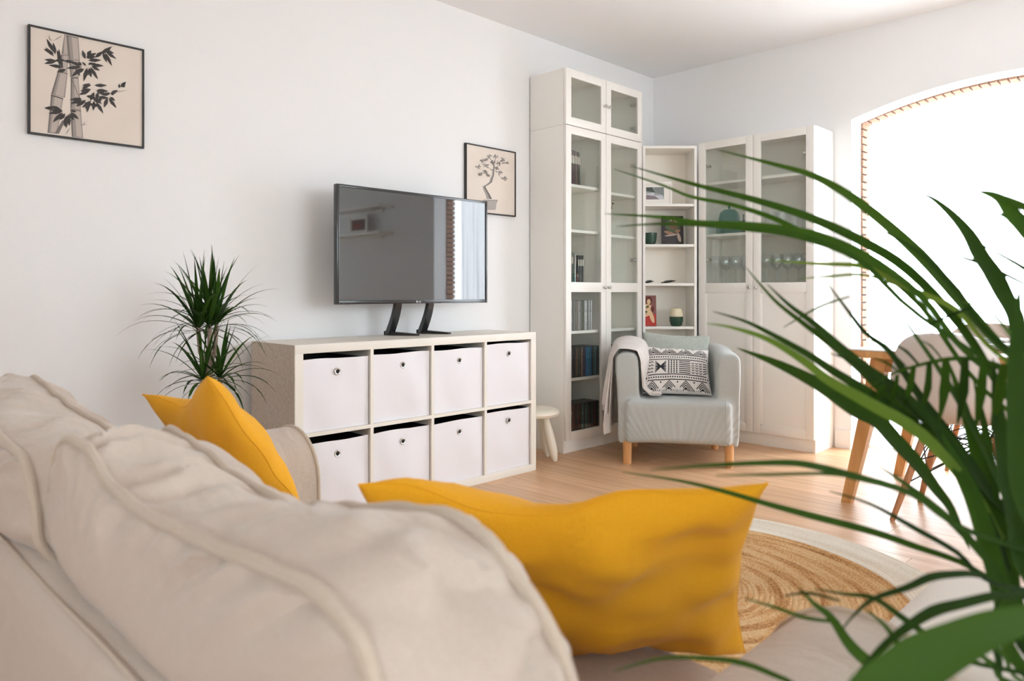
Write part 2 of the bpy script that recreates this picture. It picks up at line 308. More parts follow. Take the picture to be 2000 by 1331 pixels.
PALM = [[[.886,.499,1.179,.0004],[.911,.436,1.156,.0053],[.929,.387,1.136,.0079],[.943,.337,1.099,.0102],[.953,.274,1.035,.0114],[.953,.222,.968,.009],[.952,.178,.918,.0072],[.986,.078,.838,.0058],[1.066,-.018,.783,.0043],[1.15,-.095,.696,.0029],[1.2,-.14,.52,.002]],[[.823,.59,1.16,.0004],[.86,.514,1.131,.0031],[.889,.45,1.109,.0047],[.914,.391,1.085,.0059],[.936,.334,1.053,.007],[.951,.285,1.016,.0068],[.958,.231,.95,.0057],[.954,.176,.863,.0043],[.986,.089,.788,.0034],[1.065,-.007,.751,.0026],[1.15,-.091,.684,.002],[1.2,-.14,.52,.002]],[[.822,.62,1.16,.0004],[.85,.559,1.134,.0019],[.865,.525,1.117,.0025],[.886,.477,1.104,.0033],[.904,.433,1.086,.004],[.918,.396,1.065,.0045],[.939,.336,1.034,.0048],[.952,.271,.973,.004],[.95,.209,.883,.003],[.984,.112,.802,.0024],[1.064,.006,.759,.002],[1.15,-.086,.687,.002],[1.2,-.14,.52,.002]],[[.757,.586,1.091,.0004],[.792,.521,1.084,.0027],[.812,.482,1.076,.0038],[.841,.426,1.071,.0051],[.859,.389,1.064,.0058],[.873,.361,1.057,.0063],[.893,.313,1.032,.006],[.911,.26,.985,.005],[.919,.211,.918,.004],[.967,.109,.83,.0032],[1.057,.002,.776,.0024],[1.147,-.088,.693,.002],[1.2,-.14,.52,.002]],[[.728,.545,1.07,.0004],[.754,.5,1.072,.0018],[.781,.453,1.069,.0029],[.806,.408,1.063,.0039],[.83,.364,1.054,.0047],[.859,.307,1.025,.0039],[.88,.251,.963,.0029],[.95,.131,.868,.0023],[1.049,.013,.8,.002],[1.145,-.084,.702,.002],[1.2,-.14,.52,.002]],[[.857,.415,1.029,.0004],[.88,.367,1.024,.0023],[.9,.322,1.021,.0037],[.91,.297,1.008,.0044],[.923,.265,.989,.0048],[.935,.231,.97,.0041],[.942,.188,.918,.0031],[.987,.087,.836,.0025],[1.069,-.012,.781,.002],[1.152,-.093,.695,.002],[1.2,-.14,.52,.002]],[[.884,.388,1.006,.0004],[.895,.355,1.009,.0016],[.908,.319,1.01,.0022],[.918,.283,.996,.0015]],[[.801,.414,1.019,.0004],[.806,.398,.998,.0015],[.812,.379,.976,.0025],[.823,.352,.952,.0035],[.838,.31,.915,.0049],[.852,.263,.865,.0058],[.863,.217,.816,.0047],[.868,.177,.765,.0037],[.921,.085,.709,.003],[1.027,-.012,.703,.0022],[1.136,-.093,.667,.002],[1.2,-.14,.52,.002]],[[.799,.388,1.0,.0004],[.806,.365,.976,.0033],[.815,.339,.954,.0054],[.823,.313,.928,.0073],[.831,.286,.904,.0089],[.843,.24,.863,.0101],[.85,.2,.821,.0083],[.851,.165,.776,.0065],[.902,.074,.717,.0052],[1.014,-.019,.708,.0039],[1.131,-.095,.668,.0026],[1.2,-.14,.52,.002]],[[.756,.431,.968,.0004],[.772,.402,.958,.002],[.784,.376,.944,.0031],[.799,.342,.923,.0044],[.81,.318,.905,.0052],[.824,.284,.882,.0063],[.841,.239,.847,.0065],[.853,.196,.805,.0053],[.855,.162,.751,.0042],[.906,.079,.693,.0034],[1.017,-.014,.692,.0025],[1.132,-.094,.663,.002],[1.2,-.14,.52,.002]],[[.715,.415,.956,.0004],[.729,.393,.952,.0018],[.747,.361,.94,.0034],[.764,.33,.918,.0048],[.774,.307,.898,.0057],[.792,.273,.876,.0069],[.813,.231,.847,.0073],[.827,.19,.796,.006],[.835,.154,.738,.0047],[.896,.072,.682,.0038],[1.012,-.018,.685,.0028],[1.131,-.095,.66,.002],[1.2,-.14,.52,.002]],[[.974,.227,.693,.0004],[.967,.244,.738,.0057],[.958,.259,.763,.0081],[.948,.275,.79,.01],[.936,.294,.815,.0111],[.925,.312,.839,.0115],[.91,.333,.852,.0112],[.887,.364,.879,.0095],[.86,.402,.903,.0059],[.831,.441,.922,.0004]],[[.635,.468,.8,.0004],[.67,.42,.793,.0015],[.696,.385,.784,.0023],[.721,.351,.773,.0029],[.746,.317,.763,.0035],[.782,.267,.749,.0036],[.806,.234,.736,.0033],[.828,.202,.724,.0029],[.858,.158,.701,.0024],[.944,.061,.686,.002],[1.049,-.028,.697,.002],[1.145,-.099,.665,.002],[1.2,-.14,.52,.002]],[[.521,.355,.841,.0004],[.572,.317,.843,.0018],[.618,.281,.843,.0029],[.642,.263,.838,.0033],[.665,.245,.83,.0034],[.71,.21,.812,.0029],[.758,.174,.775,.0024],[.881,.084,.732,.002],[1.016,-.011,.721,.002],[1.132,-.093,.673,.002],[1.2,-.14,.52,.002]],[[.542,.306,.841,.0004],[.586,.283,.838,.0013],[.632,.259,.835,.0015],[.66,.244,.83,.0012]],[[.875,.255,1.098,.0004],[.882,.241,1.091,.003],[.889,.224,1.073,.0057],[.893,.209,1.051,.008],[.893,.198,1.028,.0098],[.896,.187,1.008,.011],[.895,.178,.988,.0101],[.895,.168,.965,.0089],[.889,.156,.924,.007],[.921,.09,.823,.0056],[1.022,-.002,.769,.0042],[1.134,-.089,.691,.0028],[1.2,-.14,.52,.002]],[[.805,.183,1.086,.0004],[.816,.167,1.079,.0059],[.821,.156,1.062,.0094],[.827,.145,1.047,.0109],[.834,.126,1.014,.0073],[.904,.04,.899,.0058],[1.019,-.04,.816,.0044],[1.133,-.103,.708,.0029],[1.2,-.14,.52,.002]],[[.819,.169,1.084,.0004],[.827,.149,1.07,.0055],[.834,.126,1.051,.004],[.91,.011,.951,.0032],[1.024,-.066,.854,.0024],[1.135,-.113,.722,.002],[1.2,-.14,.52,.002]],[[.839,.177,1.068,.0004],[.847,.164,1.061,.0037],[.854,.149,1.042,.0068],[.862,.126,1.005,.0047],[.927,.038,.895,.0038],[1.034,-.041,.815,.0028],[1.139,-.104,.708,.002],[1.2,-.14,.52,.002]],[[.893,.237,1.036,.0004],[.903,.22,1.028,.0018],[.917,.197,1.018,.0032],[.934,.168,.999,.0021],[1.013,.055,.925,.002],[1.093,-.036,.842,.002],[1.161,-.102,.718,.002],[1.2,-.14,.52,.002]],[[.863,.196,1.042,.0004],[.873,.183,1.032,.002],[.89,.16,1.014,.0033],[.904,.141,.995,.0023],[.989,.043,.909,.002],[1.079,-.041,.829,.002],[1.156,-.104,.713,.002],[1.2,-.14,.52,.002]],[[.842,.203,.98,.0004],[.856,.184,.973,.0025],[.869,.16,.935,.005],[.876,.141,.886,.0032],[.933,.071,.796,.0026],[1.036,-.015,.753,.002],[1.139,-.094,.685,.002],[1.2,-.14,.52,.002]],[[.91,.305,1.063,.0004],[.918,.283,1.049,.002],[.926,.259,1.028,.0034],[.932,.229,.99,.0042],[.934,.196,.941,.0029],[.975,.099,.847,.0023],[1.06,-.003,.786,.002],[1.148,-.09,.697,.002],[1.2,-.14,.52,.002]],[[.848,.282,.992,.0004],[.854,.266,.969,.0016],[.858,.249,.942,.0027],[.864,.227,.905,.0039],[.869,.2,.854,.0052],[.868,.173,.791,.0042],[.862,.155,.736,.0032],[.902,.09,.675,.0026],[1.012,-.002,.679,.002],[1.13,-.089,.658,.002],[1.2,-.14,.52,.002]],[[.881,.249,.952,.0004],[.89,.224,.966,.0021],[.896,.206,.974,.0014]],[[.886,.358,1.006,.0004],[.889,.335,.973,.0022],[.892,.313,.943,.0035],[.899,.288,.921,.0045],[.899,.256,.872,.006],[.901,.217,.821,.0051],[.895,.178,.759,.0038],[.932,.094,.702,.003],[1.031,-.004,.698,.0023],[1.137,-.09,.665,.002],[1.2,-.14,.52,.002]],[[.809,.321,.924,.0004],[.823,.284,.909,.0032],[.833,.242,.874,.0055],[.833,.205,.823,.0077],[.824,.177,.77,.0077],[.808,.155,.717,.0062],[.788,.144,.675,.005],[.814,.086,.624,.004],[.95,-.003,.648,.003],[1.107,-.09,.646,.002],[1.2,-.14,.52,.002]],[[.899,.231,.918,.0004],[.883,.212,.872,.0046],[.861,.193,.82,.0076],[.84,.176,.776,.0093],[.819,.159,.736,.0076],[.793,.139,.693,.0056],[.814,.071,.646,.0045],[.948,-.015,.663,.0034],[1.107,-.094,.652,.0022],[1.2,-.14,.52,.002]],[[.888,.186,.922,.0004],[.864,.177,.873,.0061],[.842,.166,.827,.0096],[.819,.153,.781,.0091],[.793,.139,.734,.0065],[.814,.079,.676,.0052],[.948,-.008,.68,.0039],[1.107,-.091,.658,.0026],[1.2,-.14,.52,.002]],[[.858,.158,.995,.0004],[.834,.156,.927,.0076],[.811,.15,.858,.0099],[.792,.14,.794,.0068],[.827,.088,.715,.0054],[.96,-.0,.702,.0041],[1.111,-.089,.666,.0027],[1.2,-.14,.52,.002]],[[.842,.26,.888,.0004],[.834,.223,.845,.0053],[.82,.193,.802,.0083],[.796,.171,.758,.0096],[.766,.153,.715,.0076],[.738,.138,.681,.0059],[.754,.072,.637,.0047],[.907,-.014,.658,.0035],[1.092,-.094,.65,.0024],[1.2,-.14,.52,.002]],[[.919,.211,.896,.0004],[.892,.193,.841,.0043],[.854,.179,.783,.007],[.817,.169,.734,.0062],[.784,.148,.689,.0045],[.8,.079,.645,.0036],[.938,-.01,.663,.0027],[1.103,-.092,.652,.002],[1.2,-.14,.52,.002]],[[.756,.261,.826,.0004],[.766,.223,.801,.0028],[.771,.19,.774,.0044],[.771,.161,.743,.0039],[.766,.138,.711,.0029],[.817,.051,.658,.0023],[.958,-.032,.67,.002],[1.11,-.1,.654,.002],[1.2,-.14,.52,.002]],[[.572,.219,.732,.0004],[.583,.214,.742,.001],[.6,.205,.753,.0018],[.626,.189,.759,.0026],[.644,.178,.765,.0032],[.661,.167,.766,.003],[.684,.153,.763,.0026],[.714,.133,.749,.0022],[.852,.048,.724,.002],[1.0,-.034,.719,.002],[1.127,-.101,.673,.002],[1.2,-.14,.52,.002]],[[.513,.193,.722,.0004],[.542,.181,.742,.0022],[.565,.17,.754,.0032],[.587,.159,.762,.004],[.608,.146,.765,.0036],[.635,.131,.767,.0032],[.661,.116,.765,.0027],[.82,.032,.763,.0022],[.983,-.045,.751,.002],[1.12,-.105,.685,.002],[1.2,-.14,.52,.002]],[[.359,.15,.77,.0004],[.4,.14,.778,.0128],[.441,.128,.786,.0144],[.475,.117,.79,.012],[.504,.106,.793,.0099],[.538,.092,.793,.0074],[.573,.076,.791,.0048],[.758,.001,.786,.0038],[.948,-.063,.766,.0029],[1.108,-.112,.69,.002],[1.2,-.14,.52,.002]],[[.609,.267,.742,.0004],[.616,.257,.729,.0023],[.623,.246,.719,.0036],[.631,.232,.696,.0055],[.645,.212,.675,.0056],[.66,.188,.645,.0041],[.771,.086,.597,.0033],[.94,-.013,.631,.0025],[1.104,-.093,.64,.002],[1.2,-.14,.52,.002]],[[.577,.299,.733,.0004],[.589,.277,.728,.0014],[.601,.257,.722,.0017],[.613,.235,.722,.0012]],[[.6,.276,.735,.0004],[.606,.257,.741,.0013],[.613,.235,.739,.0009]],[[.443,.334,.708,.0004],[.472,.314,.714,.0011],[.499,.294,.712,.0018],[.527,.274,.705,.0023],[.556,.253,.689,.002],[.592,.227,.669,.0016],[.758,.118,.643,.002],[.944,.006,.666,.002],[1.106,-.086,.653,.002],[1.2,-.14,.52,.002]],[[.638,.266,.733,.0004],[.65,.245,.731,.0013],[.661,.225,.73,.0021],[.671,.203,.715,.0029],[.682,.179,.699,.0025],[.695,.153,.687,.0019],[.804,.037,.668,.002],[.962,-.048,.684,.002],[1.112,-.107,.66,.002],[1.2,-.14,.52,.002]],[[.648,.228,.724,.0004],[.652,.213,.713,.0019],[.652,.201,.698,.0031],[.651,.185,.679,.0033],[.652,.167,.661,.0023],[.734,.056,.613,.002],[.909,-.035,.641,.002],[1.093,-.101,.644,.002],[1.2,-.14,.52,.002]],[[.689,.158,.699,.0004],[.701,.147,.687,.0032],[.715,.132,.67,.0024],[.829,.045,.634,.002],[.979,-.036,.657,.002],[1.119,-.102,.65,.002],[1.2,-.14,.52,.002]],[[.688,.188,.698,.0004],[.704,.162,.71,.0021],[.714,.142,.692,.0027],[.721,.126,.67,.0019],[.81,.04,.622,.002],[.961,-.039,.647,.002],[1.112,-.103,.646,.002],[1.2,-.14,.52,.002]],[[.73,.145,.741,.0004],[.717,.15,.718,.0022],[.711,.145,.688,.003],[.712,.135,.666,.0022],[.785,.061,.607,.002],[.941,-.024,.634,.002],[1.104,-.097,.641,.002],[1.2,-.14,.52,.002]],[[.728,.289,.796,.0004],[.743,.256,.787,.0015],[.757,.22,.768,.0026],[.768,.189,.751,.0025],[.777,.155,.725,.0018],[.854,.049,.687,.002],[.988,-.038,.692,.002],[1.122,-.103,.663,.002],[1.2,-.14,.52,.002]],[[.832,.383,.949,.0004],[.85,.349,.973,.0015],[.866,.321,.985,.0009]],[[.816,.286,.882,.0004],[.82,.272,.899,.0009],[.832,.242,.914,.0018],[.847,.208,.923,.0026],[.86,.176,.918,.0021],[.869,.148,.901,.0016],[.939,.036,.843,.002],[1.042,-.048,.792,.002],[1.142,-.106,.699,.002],[1.2,-.14,.52,.002]],[[.877,.168,.842,.0004],[.87,.161,.876,.0048],[.861,.156,.91,.0032]],[[.863,.183,.847,.0004],[.856,.175,.884,.0062],[.848,.169,.92,.0042]],[[.859,.195,.85,.0004],[.851,.189,.887,.0062],[.842,.184,.923,.0042]],[[.853,.21,.854,.0004],[.846,.203,.889,.0058],[.836,.199,.924,.004]],[[.847,.225,.856,.0004],[.839,.218,.89,.0049],[.829,.214,.923,.0033]],[[.841,.24,.862,.0004],[.834,.232,.891,.0044],[.825,.228,.919,.003]],[[.835,.255,.868,.0004],[.828,.247,.891,.004],[.82,.241,.914,.0027]],[[.83,.268,.869,.0004],[.824,.26,.887,.0035],[.815,.255,.905,.0024]],[[.824,.283,.87,.0004],[.818,.274,.882,.0029],[.812,.267,.894,.0019]],[[.795,.279,.904,.0004],[.802,.272,.903,.0018],[.809,.265,.896,.0014]],[[.8,.273,.922,.0004],[.81,.263,.917,.0018],[.821,.253,.906,.0014]],[[.815,.259,.937,.0004],[.824,.249,.929,.0018],[.834,.24,.915,.0014]],[[.836,.238,.94,.0004],[.843,.231,.934,.0015],[.85,.223,.921,.0012]],[[.798,.275,.94,.0004],[.812,.261,.929,.0014],[.826,.247,.911,.001]]]
# ================================================================== THE ROOM
T = .16                                     # wall thickness at the arch
FX0, FY0, FX1, FY1 = XN, YR, XB+T, YL
mb = MB().box(FX0, FY0, -.12, XB+T+.1, FY1, -.006); floor = struct('floor', mb, mat('screed', (.25, .2, .16), .9))
PW, PL = .192, 1.285
pm = MB().box(0, 0, -.0058, PW-.0012, PL-.0012, .0, .0006).mesh('plank', OAK, False)
pcache = {}
ix = 0; x = XN
while x < XB+.005:
    off = ((ix*.437) % 1)*PL; y = YR - off
    while y < YL:
        y0, y1 = max(y, YR), min(y+PL, YL); x1 = min(x+PW, XB+.16)
        if y1-y0 > .03 and (x1-x) > .02:
            if y1-y0 > PL-.001 and x1-x > PW-.001: me = pm
            else:
                k = (round(y1-y0, 3), round(x1-x, 3))
                me = pcache.get(k)
                if me is None: me = pcache[k] = MB().box(0, 0, -.0058, x1-x-.0012, y1-y0-.0012, 0, .0006).mesh('plank', OAK, False)
            put('plank', me, floor, (x, y0, 0))
        y += PL
    x += PW; ix += 1
struct('ceiling', MB().box(XN-.2, YR-.2, CEIL, XB+.3, YL+.2, CEIL+.15), CEILM)
struct('wall_left', MB().box(XN-.2, YL, -.1, XB+T, YL+.2, CEIL), WALL)
struct('wall_near', MB().box(XN-.2, YR, -.1, XN, NY0, CEIL).box(XN-.2, NY1, -.1, XN, YL, CEIL).box(XN-.2, NY0, -.1, XN, NY1, NZ0).box(XN-.2, NY0, NZ1, XN, NY1, CEIL), WALL)
# back wall with a segmental arch
AY0, AY1, AS, AP = .123, 1.777, 2.083, 2.216
def arch(y, e=0): 
    return AP + e - (AP-AS)*((y-.95)/.827)**2
ys = [AY0+(AY1-AY0)*i/28 for i in range(29)]
mb = MB()
poly = [(AY1, -.1), (YL, -.1), (YL, CEIL), (AY1, CEIL)]
mb.prism(poly, 0, XB, XB+T)
mb.prism([(YR, -.1), (AY0, -.1), (AY0, CEIL), (YR, CEIL)], 0, XB, XB+T)
for i in range(28):
    mb.prism([(ys[i], arch(ys[i])), (ys[i+1], arch(ys[i+1])), (ys[i+1], CEIL), (ys[i], CEIL)], 0, XB, XB+T)
wb_ = struct('wall_back', mb, WALL)
# brick facing of the arch on the outside
bk = struct('trim_1', MB().box(XB+T, AY1, -.1, XB+T+.10, AY1+.06, AS+.05).box(XB+T, AY0-.06, -.1, XB+T+.10, AY0, AS+.05), MORTAR)
mbk = MB()
for i in range(28):
    mbk.prism([(ys[i], arch(ys[i], .012)), (ys[i+1], arch(ys[i+1], .012)), (ys[i+1], arch(ys[i+1], .11)), (ys[i], arch(ys[i], .11))], 0, XB+T, XB+T+.095)
am = mbk.build('mortar_bed', MORTAR, bk, smooth=False)
bmesh_b = MB().box(0, 0, 0, .115, .06, .038, .003).mesh('brick', BRICKM, False)
for side in (0, 1):
    for k in range(43):
        z = .004 + k*.0488
        jit = random.uniform(-.003, .003)
        put('brick', bmesh_b, bk, (XB+T-.0+.001, (AY1-.012+jit) if side else (AY0-.05+jit), z))
for k in range(35):
    y = AY0+.02+(AY1-AY0-.04)*k/34; sl = -2*(AP-AS)*((y-.95)/.827)/.827
    o = put('brick', bmesh_b, bk, (XB+T+.001, y+.019, arch(y, .0)-.012)); o.rotation_euler = (PI/2+math.atan(sl), 0, 0)
    o.scale = (1, 1.6, 1)
# right wall with a wide window
mb = MB().box(XN, YR-.2, -.1, WX0, YR, CEIL).box(WX1, YR-.2, -.1, XB+T, YR, CEIL).box(WX0, YR-.2, -.1, WX1, YR, WZ0).box(WX0, YR-.2, WZ1, WX1, YR, CEIL)
struct('wall_right', mb, WALL)
mb = MB()
for a, b, c, d in ((WX0, WZ0, WX1, WZ0+.06), (WX0, WZ1-.06, WX1, WZ1), (WX0, WZ0, WX0+.06, WZ1), (WX1-.06, WZ0, WX1, WZ1), (2.92, WZ0, 2.98, WZ1)):
    mb.box(a, YR-.13, b, c, YR-.07, d, .004)
win = struct('window_1', mb, WHITEB)
p = MB().box(WX0+.06, YR-.105, WZ0+.06, 2.92, YR-.1, WZ1-.06).build('pane', GLASS, win, smooth=False)
p = MB().box(2.98, YR-.105, WZ0+.06, WX1-.06, YR-.1, WZ1-.06).build('pane', GLASS, win, smooth=False)
mb = MB()
for a, b, c, d in ((NY0, NZ0, NY1, NZ0+.06), (NY0, NZ1-.06, NY1, NZ1), (NY0, NZ0, NY0+.06, NZ1), (NY1-.06, NZ0, NY1, NZ1), (-1.75, NZ0, -1.69, NZ1)):
    mb.box(XN-.13, a, b, XN-.07, c, d, .004)
win = struct('fill_window', mb, WHITEB)  # unseen window, added to brighten the room from behind
MB().box(XN-.105, NY0+.06, NZ0+.06, XN-.1, -1.75, NZ1-.06).build('pane', GLASS, win, smooth=False)
MB().box(XN-.105, -1.69, NZ0+.06, XN-.1, NY1-.06, NZ1-.06).build('pane', GLASS, win, smooth=False)
def base(name, x0, y0, x1, y1, h=.115):
    return struct(name, MB().box(x0, y0, 0, x1, y1, h-.008).box(min(x0+.0, x1), y0, h-.008, x1, y1, h, .003), WHITEB)
base('baseboard_left', XN, YL-.014, XB-.30, YL)
base('baseboard_back', XB-.014, AY1+.001, XB, 1.875)
base('baseboard_back.001', XB-.014, YR, XB, AY0-.001)
base('baseboard_near', XN, YR, XN+.014, YL)
base('baseboard_right', XN, YR, XB, YR+.014)
# terrace outside
struct('ground', MB().box(XB+T+.1, -9, -.15, XB+12, 12, -.03).box(-14, -14, -.15, XB+12, YR-.2, -.03).box(-14, YR-.2, -.15, XN-.2, 12, -.03), TILE)

# sheer curtain bunched at the right of the arch, outside the brick
ct = thing('sheer_curtain', 'white sheer curtain hanging in folds at the right of the brick archway', 'curtain', (5.2, .48, 0))
P = []
for i in range(90):
    y = .14+.68*i/89; row = []
    for k in range(12):
        z = .03+2.30*k/11
        row.append((5.17+.028*math.sin(i*.62)*(1-.5*k/11)+.01*math.sin(i*.23+k*.3), y+.004*math.sin(k+i*.3), z))
    P.append(row)
cmx = mat('sheer_cloth', (.9, .9, .92), .9)
nt = cmx.node_tree; N = nt.nodes; tr = N.new('ShaderNodeBsdfTranslucent'); tp = N.new('ShaderNodeBsdfTransparent')
tr.inputs[0].default_value = (.9, .9, .93, 1); m1 = N.new('ShaderNodeMixShader'); m2 = N.new('ShaderNodeMixShader')
m1.inputs[0].default_value = .6; m2.inputs[0].default_value = .35
nt.links.new(N['Principled BSDF'].outputs[0], m1.inputs[1]); nt.links.new(tr.outputs[0], m1.inputs[2])
nt.links.new(m1.outputs[0], m2.inputs[1]); nt.links.new(tp.outputs[0], m2.inputs[2]); nt.links.new(m2.outputs[0], N['Material Output'].inputs[0])
MB().grid(P).build('curtain_cloth', cmx, ct, world=True, angle=180)
MB().tube([(5.17, .10, 2.34), (5.17, 1.80, 2.34)], .008, 10).build('curtain_rod', CHROME, ct, world=True)

# ================================================================== BOOKCASES
def bookcase(label, loc, rz, w, z0, z1, shelves, doors=None, depth=.28, plinth=True, group=None, name='bookcase', glass_lo=True):
    """local x = width, y = depth going back, z up. Front edge of carcass at y=.02"""
    t = thing(name, label, 'bookcase', (loc[0], loc[1], z0), rz, group)
    H = z1-z0; th = .018; f = .02 if doors else .0; D = .30 if doors else depth
    MB().box(0, f, 0, th, D, H, .0012).build('side_panel', WHITE, t)
    MB().box(w-th, f, 0, w, D, H, .0012).build('side_panel', WHITE, t)
    MB().box(th, f, H-th, w-th, D, H, .001).build('top_panel', WHITE, t)
    MB().box(th, D-.006, .0, w-th, D-.002, H-th).build('back_panel', INNER, t)
    b = .08 if plinth else 0
    MB().box(th, f, b, w-th, D-.006, b+th, .001).build('bottom_panel', WHITE, t)
    if plinth: MB().box(th, f+.004, 0, w-th, f+.02, b-.001, .001).build('plinth', WHITE, t)
    sf = f+.012 if doors else .004
    for zs in shelves:
        MB().box(th+.001, sf, zs-z0-th, w-th-.001, D-.008, zs-z0, .001).build('shelf', WHITE, t)
    if doors:
        n = doors; dw = w/n
        for i in range(n):
            a, c = i*dw+.0015, (i+1)*dw-.0015; lo = (b if plinth else 0)+.002; hi = H-.002; s = .05
            d = MB()
            rails = [lo, hi-s]
            zr = 1.0-z0+.055 if plinth else None
            d.box(a, 0, lo, a+s, .018, hi, .002).box(c-s, 0, lo, c, .018, hi, .002)
            d.box(a+s-.001, 0, lo, c-s+.001, .018, lo+s, .002).box(a+s-.001, 0, hi-s, c-s+.001, .018, hi, .002)
            if zr: d.box(a+s-.001, 0, zr-.062, c-s+.001, .018, zr, .002)
            door = d.build('door', WHITE, t)
            spans = [(lo+s, hi-s)] if not zr else [(lo+s, zr-.062), (zr, hi-s)]
            for j, (g0, g1) in enumerate(spans):
                if zr and j == 0 and not glass_lo:
                    MB().box(a+s-.006, .0065, g0-.006, c-s+.006, .0115, g1+.006).build('door_panel', WHITE, door)
                    MB().box(a+s, .003, g0, a+s+.008, .008, g1, .001).box(c-s-.008, .003, g0, c-s, .008, g1, .001).box(a+s, .003, g0, c-s, .008, g0+.008, .001).box(a+s, .003, g1-.008, c-s, .008, g1, .001).build('panel_moulding', WHITE, door)
                else:
                    MB().box(a+s-.006, .008, g0-.006, c-s+.006, .012, g1+.006).build('pane', GLASS, door, smooth=False)
            right_hinge = (n == 1 and 'right-hand' in label) or (n == 2 and i == 1)
            kx = a+s*.42 if right_hinge else c-s*.42
            kz = (zr-.031) if zr else (hi+lo)/2
            o = MB().lathe([(.004, 0), (.004, .008), (.010, .012), (.011, .018), (.008, .022), (0.001, .023)], n=14).build('knob', CHROME, door)
            o.location = (kx, 0, kz); o.rotation_euler = (PI/2, 0, 0)
            hx = c-s-.0 if right_hinge else a+s
            sg = -1 if right_hinge else 1
            for hz in ([lo+.16, (zr or hi)*.55, zr+.16, hi-.16] if zr else [lo+.09, hi-.09]):
                o = MB().tube([(0, .013, 0), (0, .024, 0)], .015, 12).box(sg*.006, .016, -.008, sg*.03-.0, .05, .008, .002).build('hinge', CHROME, door)
                o.location = (hx-sg*.008, 0, hz)
    return t
XC, YC = 3.4315, 2.9525
LSH = [.456, .75, 1.05, 1.385, 1.668]
g = 'white glass-door bookcases along the television wall'
bookcase('tall white glass-door bookcase left-hand column beside the stool', (XC, YC), 0, .40, 0, 2.02, LSH, 1, group=g)
bookcase('tall white glass-door bookcase right-hand column behind the armchair throw', (XC+.401, YC), 0, .40, 0, 2.02, [.456, .75, 1.05, 1.375, 1.655], 1, group=g)
bookcase('short glass-door top box on the left-hand bookcase column, nearest the pine print', (XC, YC), 0, .40, 2.021, 2.37, [], 1, plinth=False, group=g, name='bookcase_extension')
bookcase('short glass-door top box on the right-hand bookcase column, nearest the room corner', (XC+.401, YC), 0, .40, 2.021, 2.37, [], 1, plinth=False, group=g, name='bookcase_extension')
XR, YRR = 4.518, 1.8858
CSH = [.48, .755, 1.055, 1.325, 1.605]
bookcase('white bookcase by the archway, two doors with glass over solid panels', (XR, YRR+.80), -PI/2, .80, 0, 2.02, [.42, .72, 1.055, 1.39, 1.745], 2, glass_lo=False)
# open corner unit set at 45 degrees between the two
cx, cy = (4.2335+4.518)/2, (2.9525+2.6858)/2
r2 = math.sqrt(.5); wc = .374
CL = (cx - wc/2*r2+.012, cy + wc/2*r2+.012)
bookcase('open white corner bookcase with ornaments set between the two glass-door bookcases', CL, -PI/4, wc, 0, 2.005, CSH, None, depth=.26)
def corner(u, y, z): return (CL[0]+u*r2+y*r2, CL[1]-u*r2+y*r2, z)

# ------------------------------------------------------------------ books and disc cases
PAL = {'black': ('17181b', '3b3c40'), 'charcoal': ('34343a', '5c5a5c'), 'silver': ('a9b0b4', '6f7679'), 'white': ('cfd3d4', '8a8f92'), 'grey': ('777873', '4b4d4a'),
       'brown': ('5e4a40', '8a7566'), 'blue': ('23598c', '4a86b5'), 'teal': ('2f6a73', '6d9aa0'), 'red': ('7c2c2b', '2e1d1e'), 'tan': ('b39479', '6f5b4c'),
       'green': ('2c3a28', '556050'), 'purple': ('57506e', '343247')}
CASE = {}
def discs(c):
    if c in CASE: return CASE[c]
    a, b = PAL[c]
    m1 = mat('spine_'+c, a, .35, var=(b, 70, 4)); m2 = mat('case_'+c, {'blue': '1d3c66', 'silver': '6e777c', 'white': '858b8e'}.get(c, '141518'), .3)
    mb = MB().box(0, .0012, 0, .0142, .135, .19, .0012)
    mb.cur = 1; mb.box(.0012, 0, .003, .013, .0016, .187); CASE[c] = mb.mesh('disc_case', [m2, m1], False); return CASE[c]
BK = {}
def book(c, w, h, d=.15):
    k = (c, w, h)
    if k in BK: return BK[k]
    a, b = PAL[c]
    m1 = mat('cover_'+c, a, .5, var=(b, 60, 3)); m2 = mat('pages', (.78, .74, .66), .9)
    mb = MB()
    n = 6; poly = [(0, .004)]+[(w/2-w/2*math.cos(PI*i/n), .004-.004*math.sin(PI*i/n)) for i in range(1, n)]+[(w, .004), (w, d), (w-.002, d), (w-.002, .008), (.002, .008), (.002, d), (0, d)]
    mb.prism(poly, 2, 0, h); mb.cur = 1; mb.box(.0022, .008, .003, w-.0022, d-.004, h-.003)
    mb.cur = 2; mb.box(w*.2, -.0006, h*.62, w*.8, .001, h*.85)
    m3 = mat('spine_label', (.62, .58, .5), .5)
    BK[k] = mb.mesh('book', [m1, m2, m3], False); return BK[k]
def dvd_row(x0, x1, z, seq, where, group, y=2.995, second=False):
    x = x0; i = 0
    while x < x1:
        c = seq[i % len(seq)]
        o = put('disc_case', discs(c), None, (x, y+random.uniform(-.002, .004), z))
        o.scale = (1, 1, random.choice([1, 1, 1, .995, .99]))
        tag(o, '%s-spined disc case, %s from the left %s' % (c, ORD[i], where), 'disc case', group)
        x += .0146+random.choice([0, 0, .0003]); i += 1
XI = XC+.020
random.seed(3)
dvd_row(XI+.05, XI+.283, .7505, ['white', 'white', 'silver', 'charcoal', 'grey', 'grey', 'brown', 'silver', 'grey', 'green', 'green', 'white', 'white', 'charcoal'], 'in the pale row under the knobs', 'disc cases on the fourth shelf of the left column')
